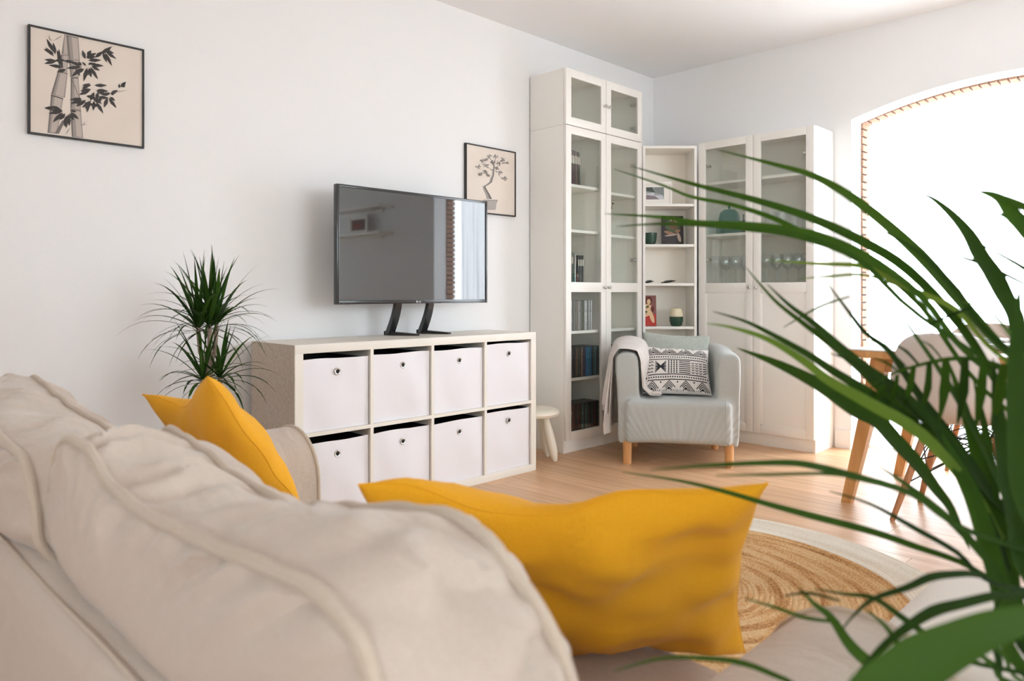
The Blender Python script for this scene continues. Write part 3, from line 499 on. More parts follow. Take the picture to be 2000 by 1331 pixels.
dvd_row(XI, XI+.355, .4565, ['charcoal', 'red', 'black', 'tan', 'black', 'silver', 'charcoal', 'black', 'charcoal', 'brown', 'green', 'charcoal', 'tan', 'purple', 'purple', 'blue', 'blue', 'teal', 'blue', 'black', 'charcoal', 'teal', 'grey', 'charcoal'],
        'in the long colourful row', 'disc cases on the fifth shelf of the left column')
dvd_row(XI+.40, XI+.52, .4565, ['purple', 'teal', 'silver', 'charcoal', 'tan', 'brown', 'tan', 'purple'], 'in the row behind the throw', 'disc cases behind the throw')
dvd_row(XI, XI+.355, .0985, ['black', 'charcoal', 'black', 'red', 'black', 'black', 'brown', 'red', 'black', 'charcoal', 'red', 'black', 'green', 'teal', 'black', 'teal', 'charcoal', 'black'], 'in the dark bottom-shelf row', 'disc cases on the bottom shelf')
x = XI+.062
for i, (c, w, h) in enumerate([('black', .014, .215), ('charcoal', .011, .21), ('charcoal', .013, .215), ('red', .012, .205), ('charcoal', .012, .212), ('brown', .014, .21), ('black', .013, .208), ('green', .012, .205)]):
    o = put('book', book(c, w, h), None, (x, 2.995, 1.6685+(0 if i < 3 else .0008))); x += w+.0012
    if i >= 3: o.rotation_euler = (0, -.035, 0); x += .0005
    tag(o, '%s book in the leaning row on the top shelf, %s' % (c, ['at the left edge', 'second from the left', 'third from the left', 'with a wine tint, mid row', 'right of the wine-tinted one', 'of reddish brown', 'second from the right end', 'at the right end'][i]), 'book', 'books on the top shelf')
x = XI+.045
for i, (c, w, h, wh) in enumerate([('charcoal', .014, .215, 'tallest at the left end'), ('black', .012, .205, 'second from the left end'), ('black', .012, .195, 'third from the left end'), ('green', .016, .192, 'beside the small turquoise book'),
        ('teal', .010, .060, 'tiny, standing beside the red one'), ('white', .015, .185, 'pale, standing mid row'), ('red', .012, .062, 'tiny, standing before the pale one'), ('black', .020, .175, 'thick, right of the pale one'), ('charcoal', .020, .175, 'thick, second from the right end'), ('black', .016, .176, 'at the right end')]):
    yy = 2.995 if h > .1 else 2.990
    put('book', book(c, w, h), None, (x, yy, 1.0505)); o = COL.objects[-1]
    tag(o, '%s book on the knob-level shelf, %s' % (c, wh), 'book', 'books on the knob-level shelf')
    x += w+.0012

# sprig of dark leaves in a small white pot
t = thing('potted_sprig', 'small dark leafy sprig in a little white pot behind the right glass door', 'plant', (4.0, 3.09, 1.376))
MB().lathe([(.026, 0), (.030, .002), (.034, .045), (.031, .046), (.029, .038), (.0, .036)], n=20, cap=False).build('pot', WHITEB, t)
random.seed(5)
for k in range(5):
    a = k*1.3; s_ = [(0, 0, .03)]; lean = [.03, .06, .02, .09, .05][k]; h = [.19, .16, .21, .15, .18][k]
    for j in range(1, 7): s_.append((lean*math.cos(a)*(j/6)**1.5, lean*math.sin(a)*(j/6)**1.5, .03+h*j/6))
    st = MB().tube(s_, .0014, 5).build('stem', mat('sprig_stem', (.08, .07, .05), .7), t)
    for j in range(2, 7):
        for sd in (0, PI):
            p = Vector(s_[j]); q = a+sd+PI/2+random.uniform(-.5, .5)
            d = Vector((math.cos(q), math.sin(q), .5)).normalized(); n_ = d.cross(Vector((0, 0, 1))).normalized()*.008
            MB().add([p, p+d*.012+n_, p+d*.026+Vector((0, 0, -.002)), p+d*.012-n_], [(0, 1, 2, 3)]).build('leaf', mat('sprig_leaf', (.03, .045, .03), .5), st)

# ornaments on the corner unit
def picture(name, label, parentless_loc, rz, w, h, frame_m, fw, fd, mat_w, art, tilt=0):
    t = thing(name, label, 'picture', parentless_loc, rz)
    if tilt: t.rotation_euler = (tilt, 0, rz)
    MB().box(-w/2, 0, 0, -w/2+fw, fd, h, .001).box(w/2-fw, 0, 0, w/2, fd, h, .001).box(-w/2+fw, 0, 0, w/2-fw, fd, fw, .001).box(-w/2+fw, 0, h-fw, w/2-fw, fd, h, .001).build('frame', frame_m, t)
    MB().box(-w/2+fw*.8, fd*.45, fw*.8, w/2-fw*.8, fd*.95, h-fw*.8).build('mount', mat_w, t, smooth=False)
    return t
def art(parent, items, y, mats):
    """items: (material index, polygon in local x,z)"""
    mb = MB(); k = 0
    for mi, poly in items:
        mb.cur = mi; k += 1
        yy = y - k*.000015
        mb.add([(p[0], yy, p[1]) for p in poly], [tuple(range(len(poly)))])
    return mb.build('print', mats, parent, smooth=False)
def ell(cx_, cz_, a, b, n=14, rot=0):
    return [(cx_+a*math.cos(2*PI*i/n)*math.cos(rot)-b*math.sin(2*PI*i/n)*math.sin(rot), cz_+a*math.cos(2*PI*i/n)*math.sin(rot)+b*math.sin(2*PI*i/n)*math.cos(rot)) for i in range(n)]
def flat(n, c): return mat('ink_'+n, c, .7)
MOUNT = mat('white_mount', (.85, .81, .77), .8)
c = corner(.105, .10, 1.6055)
pf = picture('picture_frame', 'white framed snowy-forest photograph on the corner unit second shelf from top', c, -PI/4-.10, .235, .165, WHITE, .014, .015, MOUNT, None)
random.seed(11)
it = [(0, [(-.062, .042), (.062, .042), (.062, .128), (-.062, .128)]), (1, [(-.062, .10), (.0, .09), (-.02, .128), (-.062, .128)]), (2, [(-.062, .042), (.062, .042), (.05, .075), (-.01, .09), (-.062, .082)]), (3, [(-.062, .042), (.03, .042), (.0, .066), (-.062, .075)])]
for k in range(16):
    xx = -.005+k*.0042; it.append((random.choice([1, 4]), [(xx, .07), (xx+.0018, .07), (xx+.0018, .128), (xx, .128)]))
art(pf, it, .0062, [flat('photo_grey', '9aa0a4'), flat('photo_dark', '4a5450'), flat('photo_snow', 'c9c8d2'), flat('photo_brown', '8d8088'), flat('photo_green', '5b6a5c')])
t = thing('cup', 'dark green ceramic cup on the third shelf of the corner bookcase', 'cup', corner(.062, .055, 1.3255))
MB().lathe([(.026, 0), (.036, .006), (.043, .035), (.046, .078), (.0445, .08), (.042, .075), (.036, .02), (0, .012)], n=28, cap=False).build('cup_body', DGREEN, t)
MB().loop([(.046*math.cos(q), .046*math.sin(q), .079) for q in [2*PI*i/28 for i in range(28)]], .0015, 6).build('rim', DGREEN, t)
def canvas(label, loc, rz, w, h, colbg, items, mats, tilt):
    t = thing('canvas_print', label, 'picture', loc); t.rotation_euler = (tilt, 0, rz)
    MB().box(-w/2, 0, 0, w/2, .014, h, .0015).build('canvas', colbg, t)
    art(t, items, -.0001, mats); return t
fl = [flat('painting_brown', '6a4a3c'), flat('painting_pale', 'b5a195'), flat('painting_green', '4a5a3c'), flat('painting_tan', '94705a')]
canvas('dark canvas print with pale brushed curves on the third shelf of the corner bookcase', corner(.235, .12, 1.3255), -PI/4+.05, .155, .208, mat('canvas_dark', (.035, .028, .030), .6),
    [(2, ell(.0, .14, .055, .045)), (0, ell(.005, .145, .03, .035)), (3, ell(-.02, .085, .045, .012, rot=-.3)), (1, ell(-.01, .072, .05, .006, rot=.15)), (1, ell(.045, .055, .012, .034, rot=.25)), (1, ell(.02, .172, .016, .004, rot=-.6)), (3, ell(.035, .10, .02, .012, rot=.4)), (1, ell(-.012, .178, .007, .008))], fl, -.06)
canvas('red canvas print with cream swirling shapes on the fifth shelf of the corner bookcase', corner(.045, .06, .7555), -PI/4+.05, .125, .215, mat('canvas_red', '7d4a44', .6),
    [(0, [(-.06, .003), (.06, .003), (.06, .085), (-.06, .075)]), (1, ell(.01, .18, .024, .026)), (2, ell(.01, .172, .013, .018)), (2, ell(.0, .12, .035, .035, rot=.3)), (3, ell(-.02, .10, .02, .01)), (2, ell(.03, .065, .014, .045, rot=.3)), (2, ell(-.01, .075, .045, .008, rot=.3)), (1, ell(.035, .12, .013, .02)), (3, ell(.0, .135, .014, .008, rot=.6))],
    [flat('print_red', 'b0362f'), flat('print_maroon', '5e2622'), flat('print_cream', 'd8b892'), flat('print_olive', '5a5a3a')], -.06)
t = thing('candle_pot', 'cream-topped candle in a dark green bowl on the fifth shelf of the corner bookcase', 'candle', corner(.248, .075, .7555))
MB().lathe([(.030, 0), (.040, .008), (.047, .035), (.047, .066), (.045, .067), (.043, .06), (.0, .058)], n=28, cap=False).build('bowl', DGREEN, t)
MB().lathe([(.0445, .061), (.046, .08), (.043, .105), (.034, .122), (.02, .127), (.0, .127)], n=28, cap=False).build('candle', mat('candle_wax', (.80, .72, .52), .5), t)
MB().tube([(0, 0, .125), (.001, 0, .133)], .001, 5).build('wick', BLACKM, t)
for (u_, lab) in ((.055, 'small black tapered stand-like object at the left of the corner bookcase middle shelf'), (.195, 'larger black tapered gadget at the middle of the corner bookcase middle shelf')):
    s_ = .8 if u_ < .1 else 1.15
    t = thing('remote_control', lab.replace('stand-like object', 'remote control').replace('gadget', 'remote control'), 'remote control', corner(u_, .09, 1.056), -PI/4+.25)
    mb = MB(); P = []
    for i in range(13):
        a = i/12; xx = (-.045+.09*a)*s_; hw = .016*math.sin(PI*(.12+.8*a))**.5; zz = .004+.012*a*s_
        P.append([(xx, hw*math.cos(q), zz+.008*math.sin(q)*math.sin(PI*min(max(a, .08), .92))**.5) for q in [2*PI*k/10 for k in range(11)]])
    mb.grid(P).add([P[0][k] for k in range(10)], [tuple(range(10))]).add([P[-1][k] for k in range(10)], [tuple(range(10))])
    mb.build('casing', BLACKP, t)
    for i in range(5): MB().box(-.02*s_+i*.01*s_, -.004, .015, -.015*s_+i*.01*s_, .004, .0195+.001*i, .001).build('button', mat('grey_rubber', (.06, .06, .065), .6), t)

# glassware in the right-hand bookcase : local u along the door front (0 = corner side), y depth
def rb(u, y, z): return (XR+y, YRR+.80-u, z)
g1 = thing('wine_glass', 'clear wine glass in the rows on the shelf above the door panels', 'glass', rb(.10, .12, 1.0555), 0, 'wine glasses on the knob-level shelf')
prof = [(.031, 0), (.031, .0015), (.008, .005), (.0035, .012), (.0032, .075), (.008, .085), (.026, .10), (.034, .125), (.033, .16), (.029, .185), (.0282, .185), (.032, .16), (.033, .125), (.025, .1015), (.0, .09)]
MB().lathe(prof[:6]+[(.008, .086), (0, .088)], n=20, cap=False).build('stem', CLEAR, g1)
MB().lathe(prof[5:], n=22, cap=False).build('bowl', CLEAR, g1)
first = True
for r_ in range(3):
    for k in range(9):
        u = .095+k*.073+(r_ % 2)*.03
        if .36 < u < .44 or u > .75: continue
        lab = 'clear wine glass, %s row, %s from the left, shelf above the solid door panels' % (['front', 'middle', 'back'][r_], ORD[k if u < .4 else k-1 if r_ != 1 else k-1])
        if first: g1.location = rb(u, .07+.075*r_, 1.0555); g1['label'] = lab; first = False
        else: clone(g1, rb(u, .07+.075*r_, 1.0555), label=lab)
g2 = thing('tumbler', 'clear ribbed tumbler on the middle shelf behind the right glass door', 'glass', rb(.5, .1, 1.3905), 0, 'tumblers on the middle shelf')
mb = MB(); P = []
for r_, z in [(.0, .004), (.026, .0), (.029, .004), (.035, .10), (.037, .125), (.0355, .125), (.0335, .10), (.027, .01), (.0, .009)]:
    P.append([((r_*(1+.02*(k % 2)))*math.cos(2*PI*k/24), (r_*(1+.02*(k % 2)))*math.sin(2*PI*k/24), z) for k in range(25)])
MB().grid(P).build('tumbler_body', CLEAR, g2)
MB().loop([(.0363*math.cos(q), .0363*math.sin(q), .125) for q in [2*PI*i/20 for i in range(20)]], .001, 5).build('rim', CLEAR, g2)
first = True
for r_ in range(2):
    for k in range(4):
        loc = rb(.475+k*.082+r_*.03, .09+.09*r_, 1.3905)
        lab = 'clear ribbed tumbler, %s row, %s from the left behind the right glass door' % (['front', 'back'][r_], ORD[k])
        if first: g2.location = loc; g2['label'] = lab; first = False
        else: clone(g2, loc, label=lab)
t = thing('lidded_jar', 'teal ribbed glass dome jar behind the left door of the right-hand bookcase', 'jar', rb(.150, .15, 1.3905))
P = []
for r_, z in [(.0, .0), (.082, .0), (.088, .008), (.088, .07), (.084, .078), (.086, .08)]:
    P.append([(r_*(1+.015*(k % 2))*math.cos(2*PI*k/40), r_*(1+.015*(k % 2))*math.sin(2*PI*k/40), z) for k in range(41)])
MB().grid(P).build('jar_base', TEAL, t)
P = []
for r_, z in [(.092, .080), (.092, .086), (.070, .092), (.068, .12), (.060, .15), (.04, .17), (.0, .176)]:
    P.append([(r_*(1+.02*(k % 2))*math.cos(2*PI*k/40), r_*(1+.02*(k % 2))*math.sin(2*PI*k/40), z) for k in range(41)])
lid = MB().grid(P).build('lid', TEAL, t)
MB().lathe([(.003, .174), (.005, .18), (.010, .188), (.010, .196), (.004, .203), (0, .204)], n=14, cap=False).build('knob', TEAL, lid)
for i, (u_, c) in enumerate(((.256, 'grey'), (.286, 'teal'))):
    t = thing('bottle', ['slim smoke-grey bottle right of the teal jar', 'slim teal bottle at the door edge right of the teal jar'][i], 'bottle', rb(u_, .15, 1.3905))
    MB().lathe([(.0, 0), (.009, 0), (.010, .003), (.010, .085), (.004, .10), (.004, .118)], n=14).build('bottle_body', mat('bottle_'+c, PAL[c][1], .2), t)
    MB().lathe([(.0055, .116), (.0055, .13)], n=10).build('cap', BLACKP, t)

# ================================================================== CUBE SHELVING UNIT, BOXES, TELEVISION
KX, KY = 1.5452, 2.8141
t = thing('cube_shelf', 'low white eight-cube shelving unit with a brown linen left end, under the television', 'shelving unit', (KX, KY, 0))
W_, H_, D_, O_, I_ = 1.47, .77, .39, .038, .016
MB().box(0, 0, H_-O_, W_, D_, H_, .001).build('top_panel', CREAM, t)
MB().box(0, 0, 0, W_, D_, O_, .001).build('bottom_panel', CREAM, t)
MB().box(0, 0, O_, O_, D_, H_-O_).build('side_panel', CREAM, t)
MB().box(W_-O_, 0, O_, W_, D_, H_-O_).build('side_panel', CREAM, t)
tag(MB().box(-.0025, .001, .0, -.0002, D_, H_-.001).build('end_covering', LINEN, t), 'brown linen-textured end covering')
cw = (W_-2*O_-3*I_)/4; ch = (H_-2*O_-I_)/2
for i in (1, 2, 3):
    x = O_+i*cw+(i-1)*I_; MB().box(x, .0, O_, x+I_, D_, H_-O_).build('divider', CREAM, t)
for i in range(4):
    x = O_+i*(cw+I_); MB().box(x, .0, O_+ch, x+cw, D_, O_+ch+I_).build('shelf', CREAM, t)
names = ['first column from the left', 'second column from the left', 'third column from the left', 'rightmost column']
random.seed(21)
for j in (0, 1):
    for i in range(4):
        bx = KX+O_+i*(cw+I_)+cw/2; bz = O_+j*(ch+I_)+.0008
        gap = [.030, .026, .028, .014][i] + (.004 if j == 0 else 0)
        b = thing('storage_box', 'white fabric storage box, %s row, %s of the cube unit' % (('bottom', 'top')[j], names[i]), 'storage box', (bx, KY+.006, bz), 0, 'white fabric boxes in the cube unit')
        w2 = cw/2-.004; hh = ch-gap
        P = []; sd = random.random()*50
        for a in range(25):
            row = []
            for c in range(25):
                u, v = a/24*2-1, c/24
                wob = .0045*ns((u*1.1, v*1.3, sd), 1.6)*(1-u**6)+.003*math.sin(u*3+v*4+sd)*(1-u**4)
                skew = .003*ns((u, v, sd+9), .8)
                row.append((u*(w2-.0015*abs(math.sin(v*PI))) + skew, .0075+wob-.006*(1-u*u)*(1-(2*v-1)**2), v*(hh+.006*ns((u, 0, sd), .9)-.004*abs(u)*(i % 2))))
            P.append(row)
        f_ = MB().grid(P).build('front_panel', BOXW, b, angle=180)
        mb = MB().box(-w2, .008, 0, -w2+.003, .36, hh-.002).box(w2-.003, .008, 0, w2, .36, hh-.002).box(-w2, .357, 0, w2, .36, hh).box(-w2, .008, 0, w2, .36, .003)
        mb.build('box_walls', BOXW, b, smooth=False)
        tag(MB().box(-w2+.0032, .016, .0032, w2-.0032, .0175, hh-.008).box(-w2+.0032, .016, .0032, -w2+.0042, .356, hh-.004).box(w2-.0042, .016, .0032, w2-.0032, .356, hh-.004).box(-w2+.003, .352, .0032, w2-.003, .356, hh+.012).build('black_sheets', BLACKM, b, smooth=False), 'thin black sheets inside the box')  # thin black sheets inside the box, the back one standing above its wall
        gz = hh-.058
        gr = MB().lathe([(.0095, -.001), (.0095, .003), (.0125, .004), (.0155, .002), (.0160, -.001)], n=24, cap=False).build('grommet', CHROME, f_)
        gr.location = (0, .0015, gz); gr.rotation_euler = (PI/2, 0, 0)
        hm = MB().lathe([(.0, .0008), (.0100, .0008), (.0100, -.001)], n=20, cap=False).build('hole', BLACKM, f_); hm.location = (0, .0005, gz); hm.rotation_euler = (PI/2, 0, 0)

TX, TY, TZ, TW, TH = 1.8759, 3.0247, .9339, .966, .568
tv = thing('television', 'large black flat-screen television on the white cube unit', 'television', (TX+TW/2, TY, .7702))
def TVB(): return MB()
b_ = .013
mb = MB().box(TX, TY, TZ, TX+b_, TY+.03, TZ+TH, .002).box(TX+TW-b_, TY, TZ, TX+TW, TY+.03, TZ+TH, .002).box(TX+b_, TY, TZ+TH-b_, TX+TW-b_, TY+.03, TZ+TH, .002).box(TX+b_, TY, TZ, TX+TW-b_, TY+.03, TZ+b_+.006, .002)
mb.build('bezel', BLACKP, tv, world=True)
scr = mat('screen_glass', (.012, .013, .015), .03, spec=1.0, coat=1.0)
MB().box(TX+b_, TY+.004, TZ+b_+.005, TX+TW-b_, TY+.007, TZ+TH-b_).build('screen', scr, tv, world=True, smooth=False)
MB().box(TX+.01, TY+.029, TZ+.01, TX+TW-.01, TY+.045, TZ+TH-.01, .006).box(TX+.2, TY+.044, TZ+.05, TX+TW-.2, TY+.075, TZ+.38, .01).build('back_cover', BLACKP, tv, world=True)
cu = bpy.data.curves.new('logo', 'FONT'); cu.body = 'LG'; cu.size = .014; cu.extrude = .0003; cu.align_x = 'LEFT'
lo = bpy.data.objects.new('logo', cu); COL.objects.link(lo)
dg = bpy.context.evaluated_depsgraph_get(); lme = bpy.data.meshes.new_from_object(lo.evaluated_get(dg)); bpy.data.objects.remove(lo)
lme.materials.clear(); lme.materials.append(mat('logo_silver', (.6, .6, .62), .3))
lo = put('logo', lme, tv, (-.004, -.0006, TZ+.0045-.7702), rot=(PI/2, 0, 0))
o = MB().lathe([(.0, 0), (.0052, 0), (.0052, .0006), (0, .0006)], n=18, cap=False).build('logo_disc', mat('logo_silver', 0), tv); o.location = (-.013, -.0001, TZ+.0095-.7702); o.rotation_euler = (PI/2, 0, 0)
for xs in (2.26, 2.47):
    # foot : long bar toward the room + curved upright
    mb = MB()
    x0 = xs-.006
    dx = .10
    def sk(y): return (TY+.12-y)/.22*dx      # foot splays sideways as it comes forward
    poly = []
    mb2 = MB()
    for (ya, yb, h0, h1, w0, w1) in ((TY+.13, TY-.035, .022, .010, .017, .010),):
        va = [(x0+sk(ya)-w0, ya, .7703), (x0+sk(ya)+w0, ya, .7703), (x0+sk(ya)+w0, ya, .7703+h0), (x0+sk(ya)-w0, ya, .7703+h0)]
        vb = [(x0+sk(yb)-w1, yb, .7703), (x0+sk(yb)+w1, yb, .7703), (x0+sk(yb)+w1, yb, .7703+h1), (x0+sk(yb)-w1, yb, .7703+h1)]
        mb2.add(va+vb, [(0, 3, 2, 1), (4, 5, 6, 7), (0, 1, 5, 4), (1, 2, 6, 5), (2, 3, 7, 6), (3, 0, 4, 7)])
    P = []
    for i in range(11):
        a = i/10; z = .775+.185*a; yy = TY+.115-.062*math.sin(a*PI/2); ww = .020-.002*a; dd = .016-.004*a
        xx = x0+sk(TY+.115)*(1-a)+.012*a
        P.append([(xx-ww, yy-dd, z), (xx+ww, yy-dd, z), (xx+ww, yy+dd, z), (xx-ww, yy+dd, z), (xx-ww, yy-dd, z)])
    mb2.grid(P)
    mb2.build('stand_foot', BLACKP, tv, world=True, smooth=False)

# ================================================================== WALL PRINTS
def wallpic(label, x0, z0, w, h):
    t = thing('framed_print', label, 'picture', (x0+w/2, YL-.018, z0))
    fw = .007
    MB().box(-w/2, 0, 0, -w/2+fw, .018, h).box(w/2-fw, 0, 0, w/2, .018, h).box(-w/2+fw, 0, 0, w/2-fw, .018, fw).box(-w/2+fw, 0, h-fw, w/2-fw, .018, h).build('frame', BLACKF, t, smooth=False)
    MB().box(-w/2+fw, .005, fw, w/2-fw, .015, h-fw).build('mount', PAPER, t, smooth=False)
    return t
inks = [flat('wash_light', '9c948f'), flat('wash_mid', '776f6c'), flat('wash_dark', '3e3a3a'), flat('wash_pale', 'bcb0a8')]
p1 = wallpic('black framed square ink print of bamboo on the television wall, far left', .686, 1.588, .411, .411)
def A1(x, y):
    s = (x-100)/1110; s = s*2.62/(2.62+ (1-s)*.33)*1.0 if False else s
    top = 55+(x-100)*.2135; bot = 1125+(x-100)*.135
    k = 3.067/2.78; s = s/(s+(1-s)*k) if False else (s*1.0)
    # undo foreshortening of the nearer left side
    s = s*2.78/(s*2.78+(1-s)*3.067) if False else s/(s+(1-s)*1.0)
    s = s*3.067/(s*3.067+(1-s)*2.78)
    return (-.1985+s*.397, .404-(y-top)/(bot-top)*.397)
items = []
def lf(a, b, w, m=2, M=A1):
    p, q = Vector(M(*a)), Vector(M(*b)); d = q-p; n_ = Vector((-d.y, d.x)).normalized()*w
    items.append((m, [tuple(p), tuple(p+d*.25+n_*.75), tuple(p+d*.5+n_), tuple(p+d*.8+n_*.5), tuple(q), tuple(p+d*.8-n_*.5), tuple(p+d*.5-n_), tuple(p+d*.25-n_*.75)]))
def pl(pts, m): items.append((m, [A1(*p) for p in pts]))
for i_, seg in enumerate([[(245, 1128), (330, 1140), (385, 775), (275, 740)], [(275, 738), (400, 770), (425, 520), (335, 500)], [(338, 495), (420, 515), (432, 330), (365, 330)], [(368, 325), (432, 325), (410, 130), (395, 125)],
            [(462, 1168), (572, 1180), (550, 900), (450, 880)], [(450, 875), (550, 895), (525, 560), (455, 560)], [(452, 555), (530, 555), (540, 385), (438, 385)], [(436, 380), (540, 380), (525, 155), (412, 130)]]):
    pl(seg, 3)
    a, b, c, d = [Vector(q) for q in seg]
    e = .32 if i_ < 4 else .42
    pl([a, a+(b-a)*e, d+(c-d)*e, d], 0); pl([a, a+(b-a)*.14, d+(c-d)*.14, d], 1); pl([b, b+(a-b)*.10, c+(d-c)*.10, c], 0)
    pl([d, c, c+(b-c)*.03, d+(a-d)*.03], 2); pl([a, b, b+(c-b)*.02, a+(d-a)*.02], 1)
pl([(310, 1130), (345, 1140), (400, 1010), (375, 1000)], 1)
lv = [((410, 480), (325, 510)), ((390, 460), (250, 440)), ((330, 390), (215, 430)), ((330, 400), (215, 385)), ((350, 450), (345, 270)), ((300, 310), (235, 170)), ((300, 320), (210, 280)), ((300, 350), (225, 260)), ((310, 330), (295, 210)), ((380, 470), (325, 280)), ((400, 385), (300, 395)),
      ((480, 400), (385, 395)), ((590, 370), (565, 280)), ((600, 350), (705, 310)), ((610, 340), (650, 280)), ((620, 385), (755, 380)), ((740, 320), (870, 240)), ((690, 355), (770, 290)), ((770, 300), (810, 405)), ((790, 300), (868, 445)), ((800, 295), (915, 370)), ((800, 290), (890, 310)), ((760, 300), (850, 270)), ((600, 360), (700, 345)),
      ((560, 440), (440, 400)), ((560, 450), (410, 470)), ((560, 460), (460, 555)), ((580, 470), (500, 520)), ((610, 460), (575, 600)), ((630, 460), (650, 560)), ((640, 450), (720, 580)), ((650, 440), (740, 490)), ((650, 430), (780, 440)), ((640, 420), (720, 430)), ((560, 430), (520, 400)), ((600, 440), (560, 400)), ((500, 470), (540, 545)), ((620, 430), (660, 405)), ((600, 470), (620, 540)),
      ((680, 640), (815, 640)), ((650, 640), (560, 640)), ((640, 620), (560, 680)), ((640, 690), (530, 740)), ((650, 680), (540, 700)), ((700, 690), (830, 700)), ((700, 700), (820, 740)), ((680, 710), (640, 800)), ((560, 780), (440, 790)), ((560, 790), (450, 830)), ((600, 790), (500, 860)), ((620, 800), (610, 920)), ((650, 800), (560, 870)), ((680, 800), (670, 900)), ((700, 810), (775, 930)), ((660, 770), (760, 830)), ((720, 760), (830, 770)), ((820, 770), (780, 870)), ((830, 770), (915, 875)), ((840, 760), (900, 800)), ((760, 740), (850, 720)), ((850, 730), (930, 690)), ((540, 760), (520, 860)), ((720, 710), (700, 800)), ((760, 760), (700, 830)), ((600, 750), (700, 770)), ((580, 820), (680, 840)), ((640, 840), (740, 850)), ((860, 740), (890, 720)), ((945, 670), (945, 625)), ((960, 660), (1020, 605)), ((970, 655), (1015, 650)), ((640, 830), (590, 880)),
      ((380, 900), (270, 900)), ((380, 910), (250, 935)), ((380, 920), (290, 1025)), ((400, 930), (350, 1000)), ((430, 940), (440, 1060)), ((450, 920), (530, 990)), ((450, 905), (510, 910)), ((420, 950), (390, 1060)), ((360, 890), (270, 860)), ((300, 880), (215, 880)), ((440, 930), (480, 1000)), ((410, 960), (410, 1080))]
for a, b in lv:
    L_ = math.hypot(a[0]-b[0], a[1]-b[1]); lf(a, b, .0068 if L_ > 70 else .0042)
for a, b in [((430, 500), (540, 780)), ((850, 720), (1050, 690)), ((540, 1050), (610, 1040)), ((570, 1050), (590, 1010)), ((400, 1150), (450, 1070)), ((250, 160), (290, 200)), ((380, 130), (290, 200)), ((255, 130), (265, 200))]: lf(a, b, .0012, 1)
art(p1, items, .0048, inks)
p2 = wallpic('black framed square print of a grey bonsai pine, behind the television', 2.877, 1.464, .416, .405)
def A2(x, y):
    s = (x-222)/625; s = s*4.63/(s*4.63+(1-s)*4.33); top = 135+(x-222)*.168; bot = 1010+(x-222)*.115
    return (-.201+s*.402, .398-(y-top)/(bot-top)*.391)
items = []
B2 = [flat('pencil_mid', '8f8985'), flat('pencil_dark', '6c6663'), flat('pencil_light', 'aaa39e')]
tr_ = [(500, 855), (480, 800), (445, 730), (430, 690), (480, 660), (515, 630), (525, 590), (545, 540), (550, 480), (560, 420), (545, 370)]
wd = [34, 28, 22, 18, 18, 18, 17, 14, 12, 9, 5]
def ribbon(pts, ws, m):
    for i in range(len(pts)-1):
        a, b = pts[i], pts[i+1]
        items.append((m, [A2(a[0]-ws[i], a[1]), A2(a[0]+ws[i], a[1]), A2(b[0]+ws[i+1], b[1]), A2(b[0]-ws[i+1], b[1])]))
ribbon(tr_, wd, 0); ribbon([(p[0]+w*.5, p[1]) for p, w in zip(tr_, wd)], [w*.3 for w in wd], 1); ribbon([(p[0]-w*.5, p[1]) for p, w in zip(tr_, wd)], [w*.2 for w in wd], 2)
ribbon([(540, 560), (500, 560), (450, 520), (400, 500)][::1], [5, 9, 6, 3], 0)
for pts in ([(550, 480), (500, 450), (450, 420)], [(570, 480), (610, 500), (640, 560), (690, 600), (730, 605)], [(560, 440), (620, 420), (650, 380), (740, 370)], [(555, 420), (520, 340), (500, 300)], [(560, 400), (580, 300)]):
    for i in range(len(pts)-1): lf(pts[i], pts[i+1], .0028, 1, A2)
random.seed(2)
for (bx, by, r_) in [(500, 290, 42), (580, 292, 48), (675, 335, 52), (740, 372, 28), (410, 348, 46), (362, 432, 46), (452, 402, 48), (540, 368, 42), (612, 372, 42), (600, 450, 36), (640, 500, 36), (712, 578, 40), (380, 530, 38), (440, 498, 40), (480, 540, 30), (460, 330, 30)]:
    for k in range(15):
        a = random.uniform(0, 2*PI); r1 = r_*random.uniform(.7, 1.05)
        lf((bx+random.uniform(-8, 8), by+random.uniform(-8, 8)), (bx+r1*math.cos(a), by+r1*math.sin(a)*.9), .0022, random.choice([0, 1, 0, 2]), A2)
ribbon([(505, 905), (510, 870)], [90, 95], 2); ribbon([(520, 1000), (510, 905)], [55, 78], 2)
items.append((0, [A2(415, 868), A2(595, 868), A2(595, 880), A2(415, 880)]))
art(p2, items, .0048, B2)

# shelves seen only mirrored in the screen: right part of the back wall
for z, lab in ((1.95, 'upper white floating shelf mirrored in the television screen'), (1.66, 'lower white floating shelf mirrored in the television screen')):
    t = thing('wall_shelf', lab, 'shelf', (XB-.2, -1.25, z-.03)); MB().box(0, -.68, 0, .199, .68, .03, .002).build('shelf_board', WHITE, t)
    MB().box(.185, -.5, -.03, .199, .5, 0, .001).build('wall_rail', WHITE, t)
t = picture('picture_frame', 'white framed reddish picture on the lower shelf mirrored in the screen', (XB-.10, -1.12, 1.6605), -PI/2, .36, .20, WHITE, .02, .018, MOUNT, None)
art(t, [(0, [(-.14, .04), (.14, .04), (.14, .16), (-.14, .16)]), (1, ell(.03, .09, .07, .03))], .007, [flat('dusky_brown', '7a5a50'), flat('dusky_red', 'a04c40')])
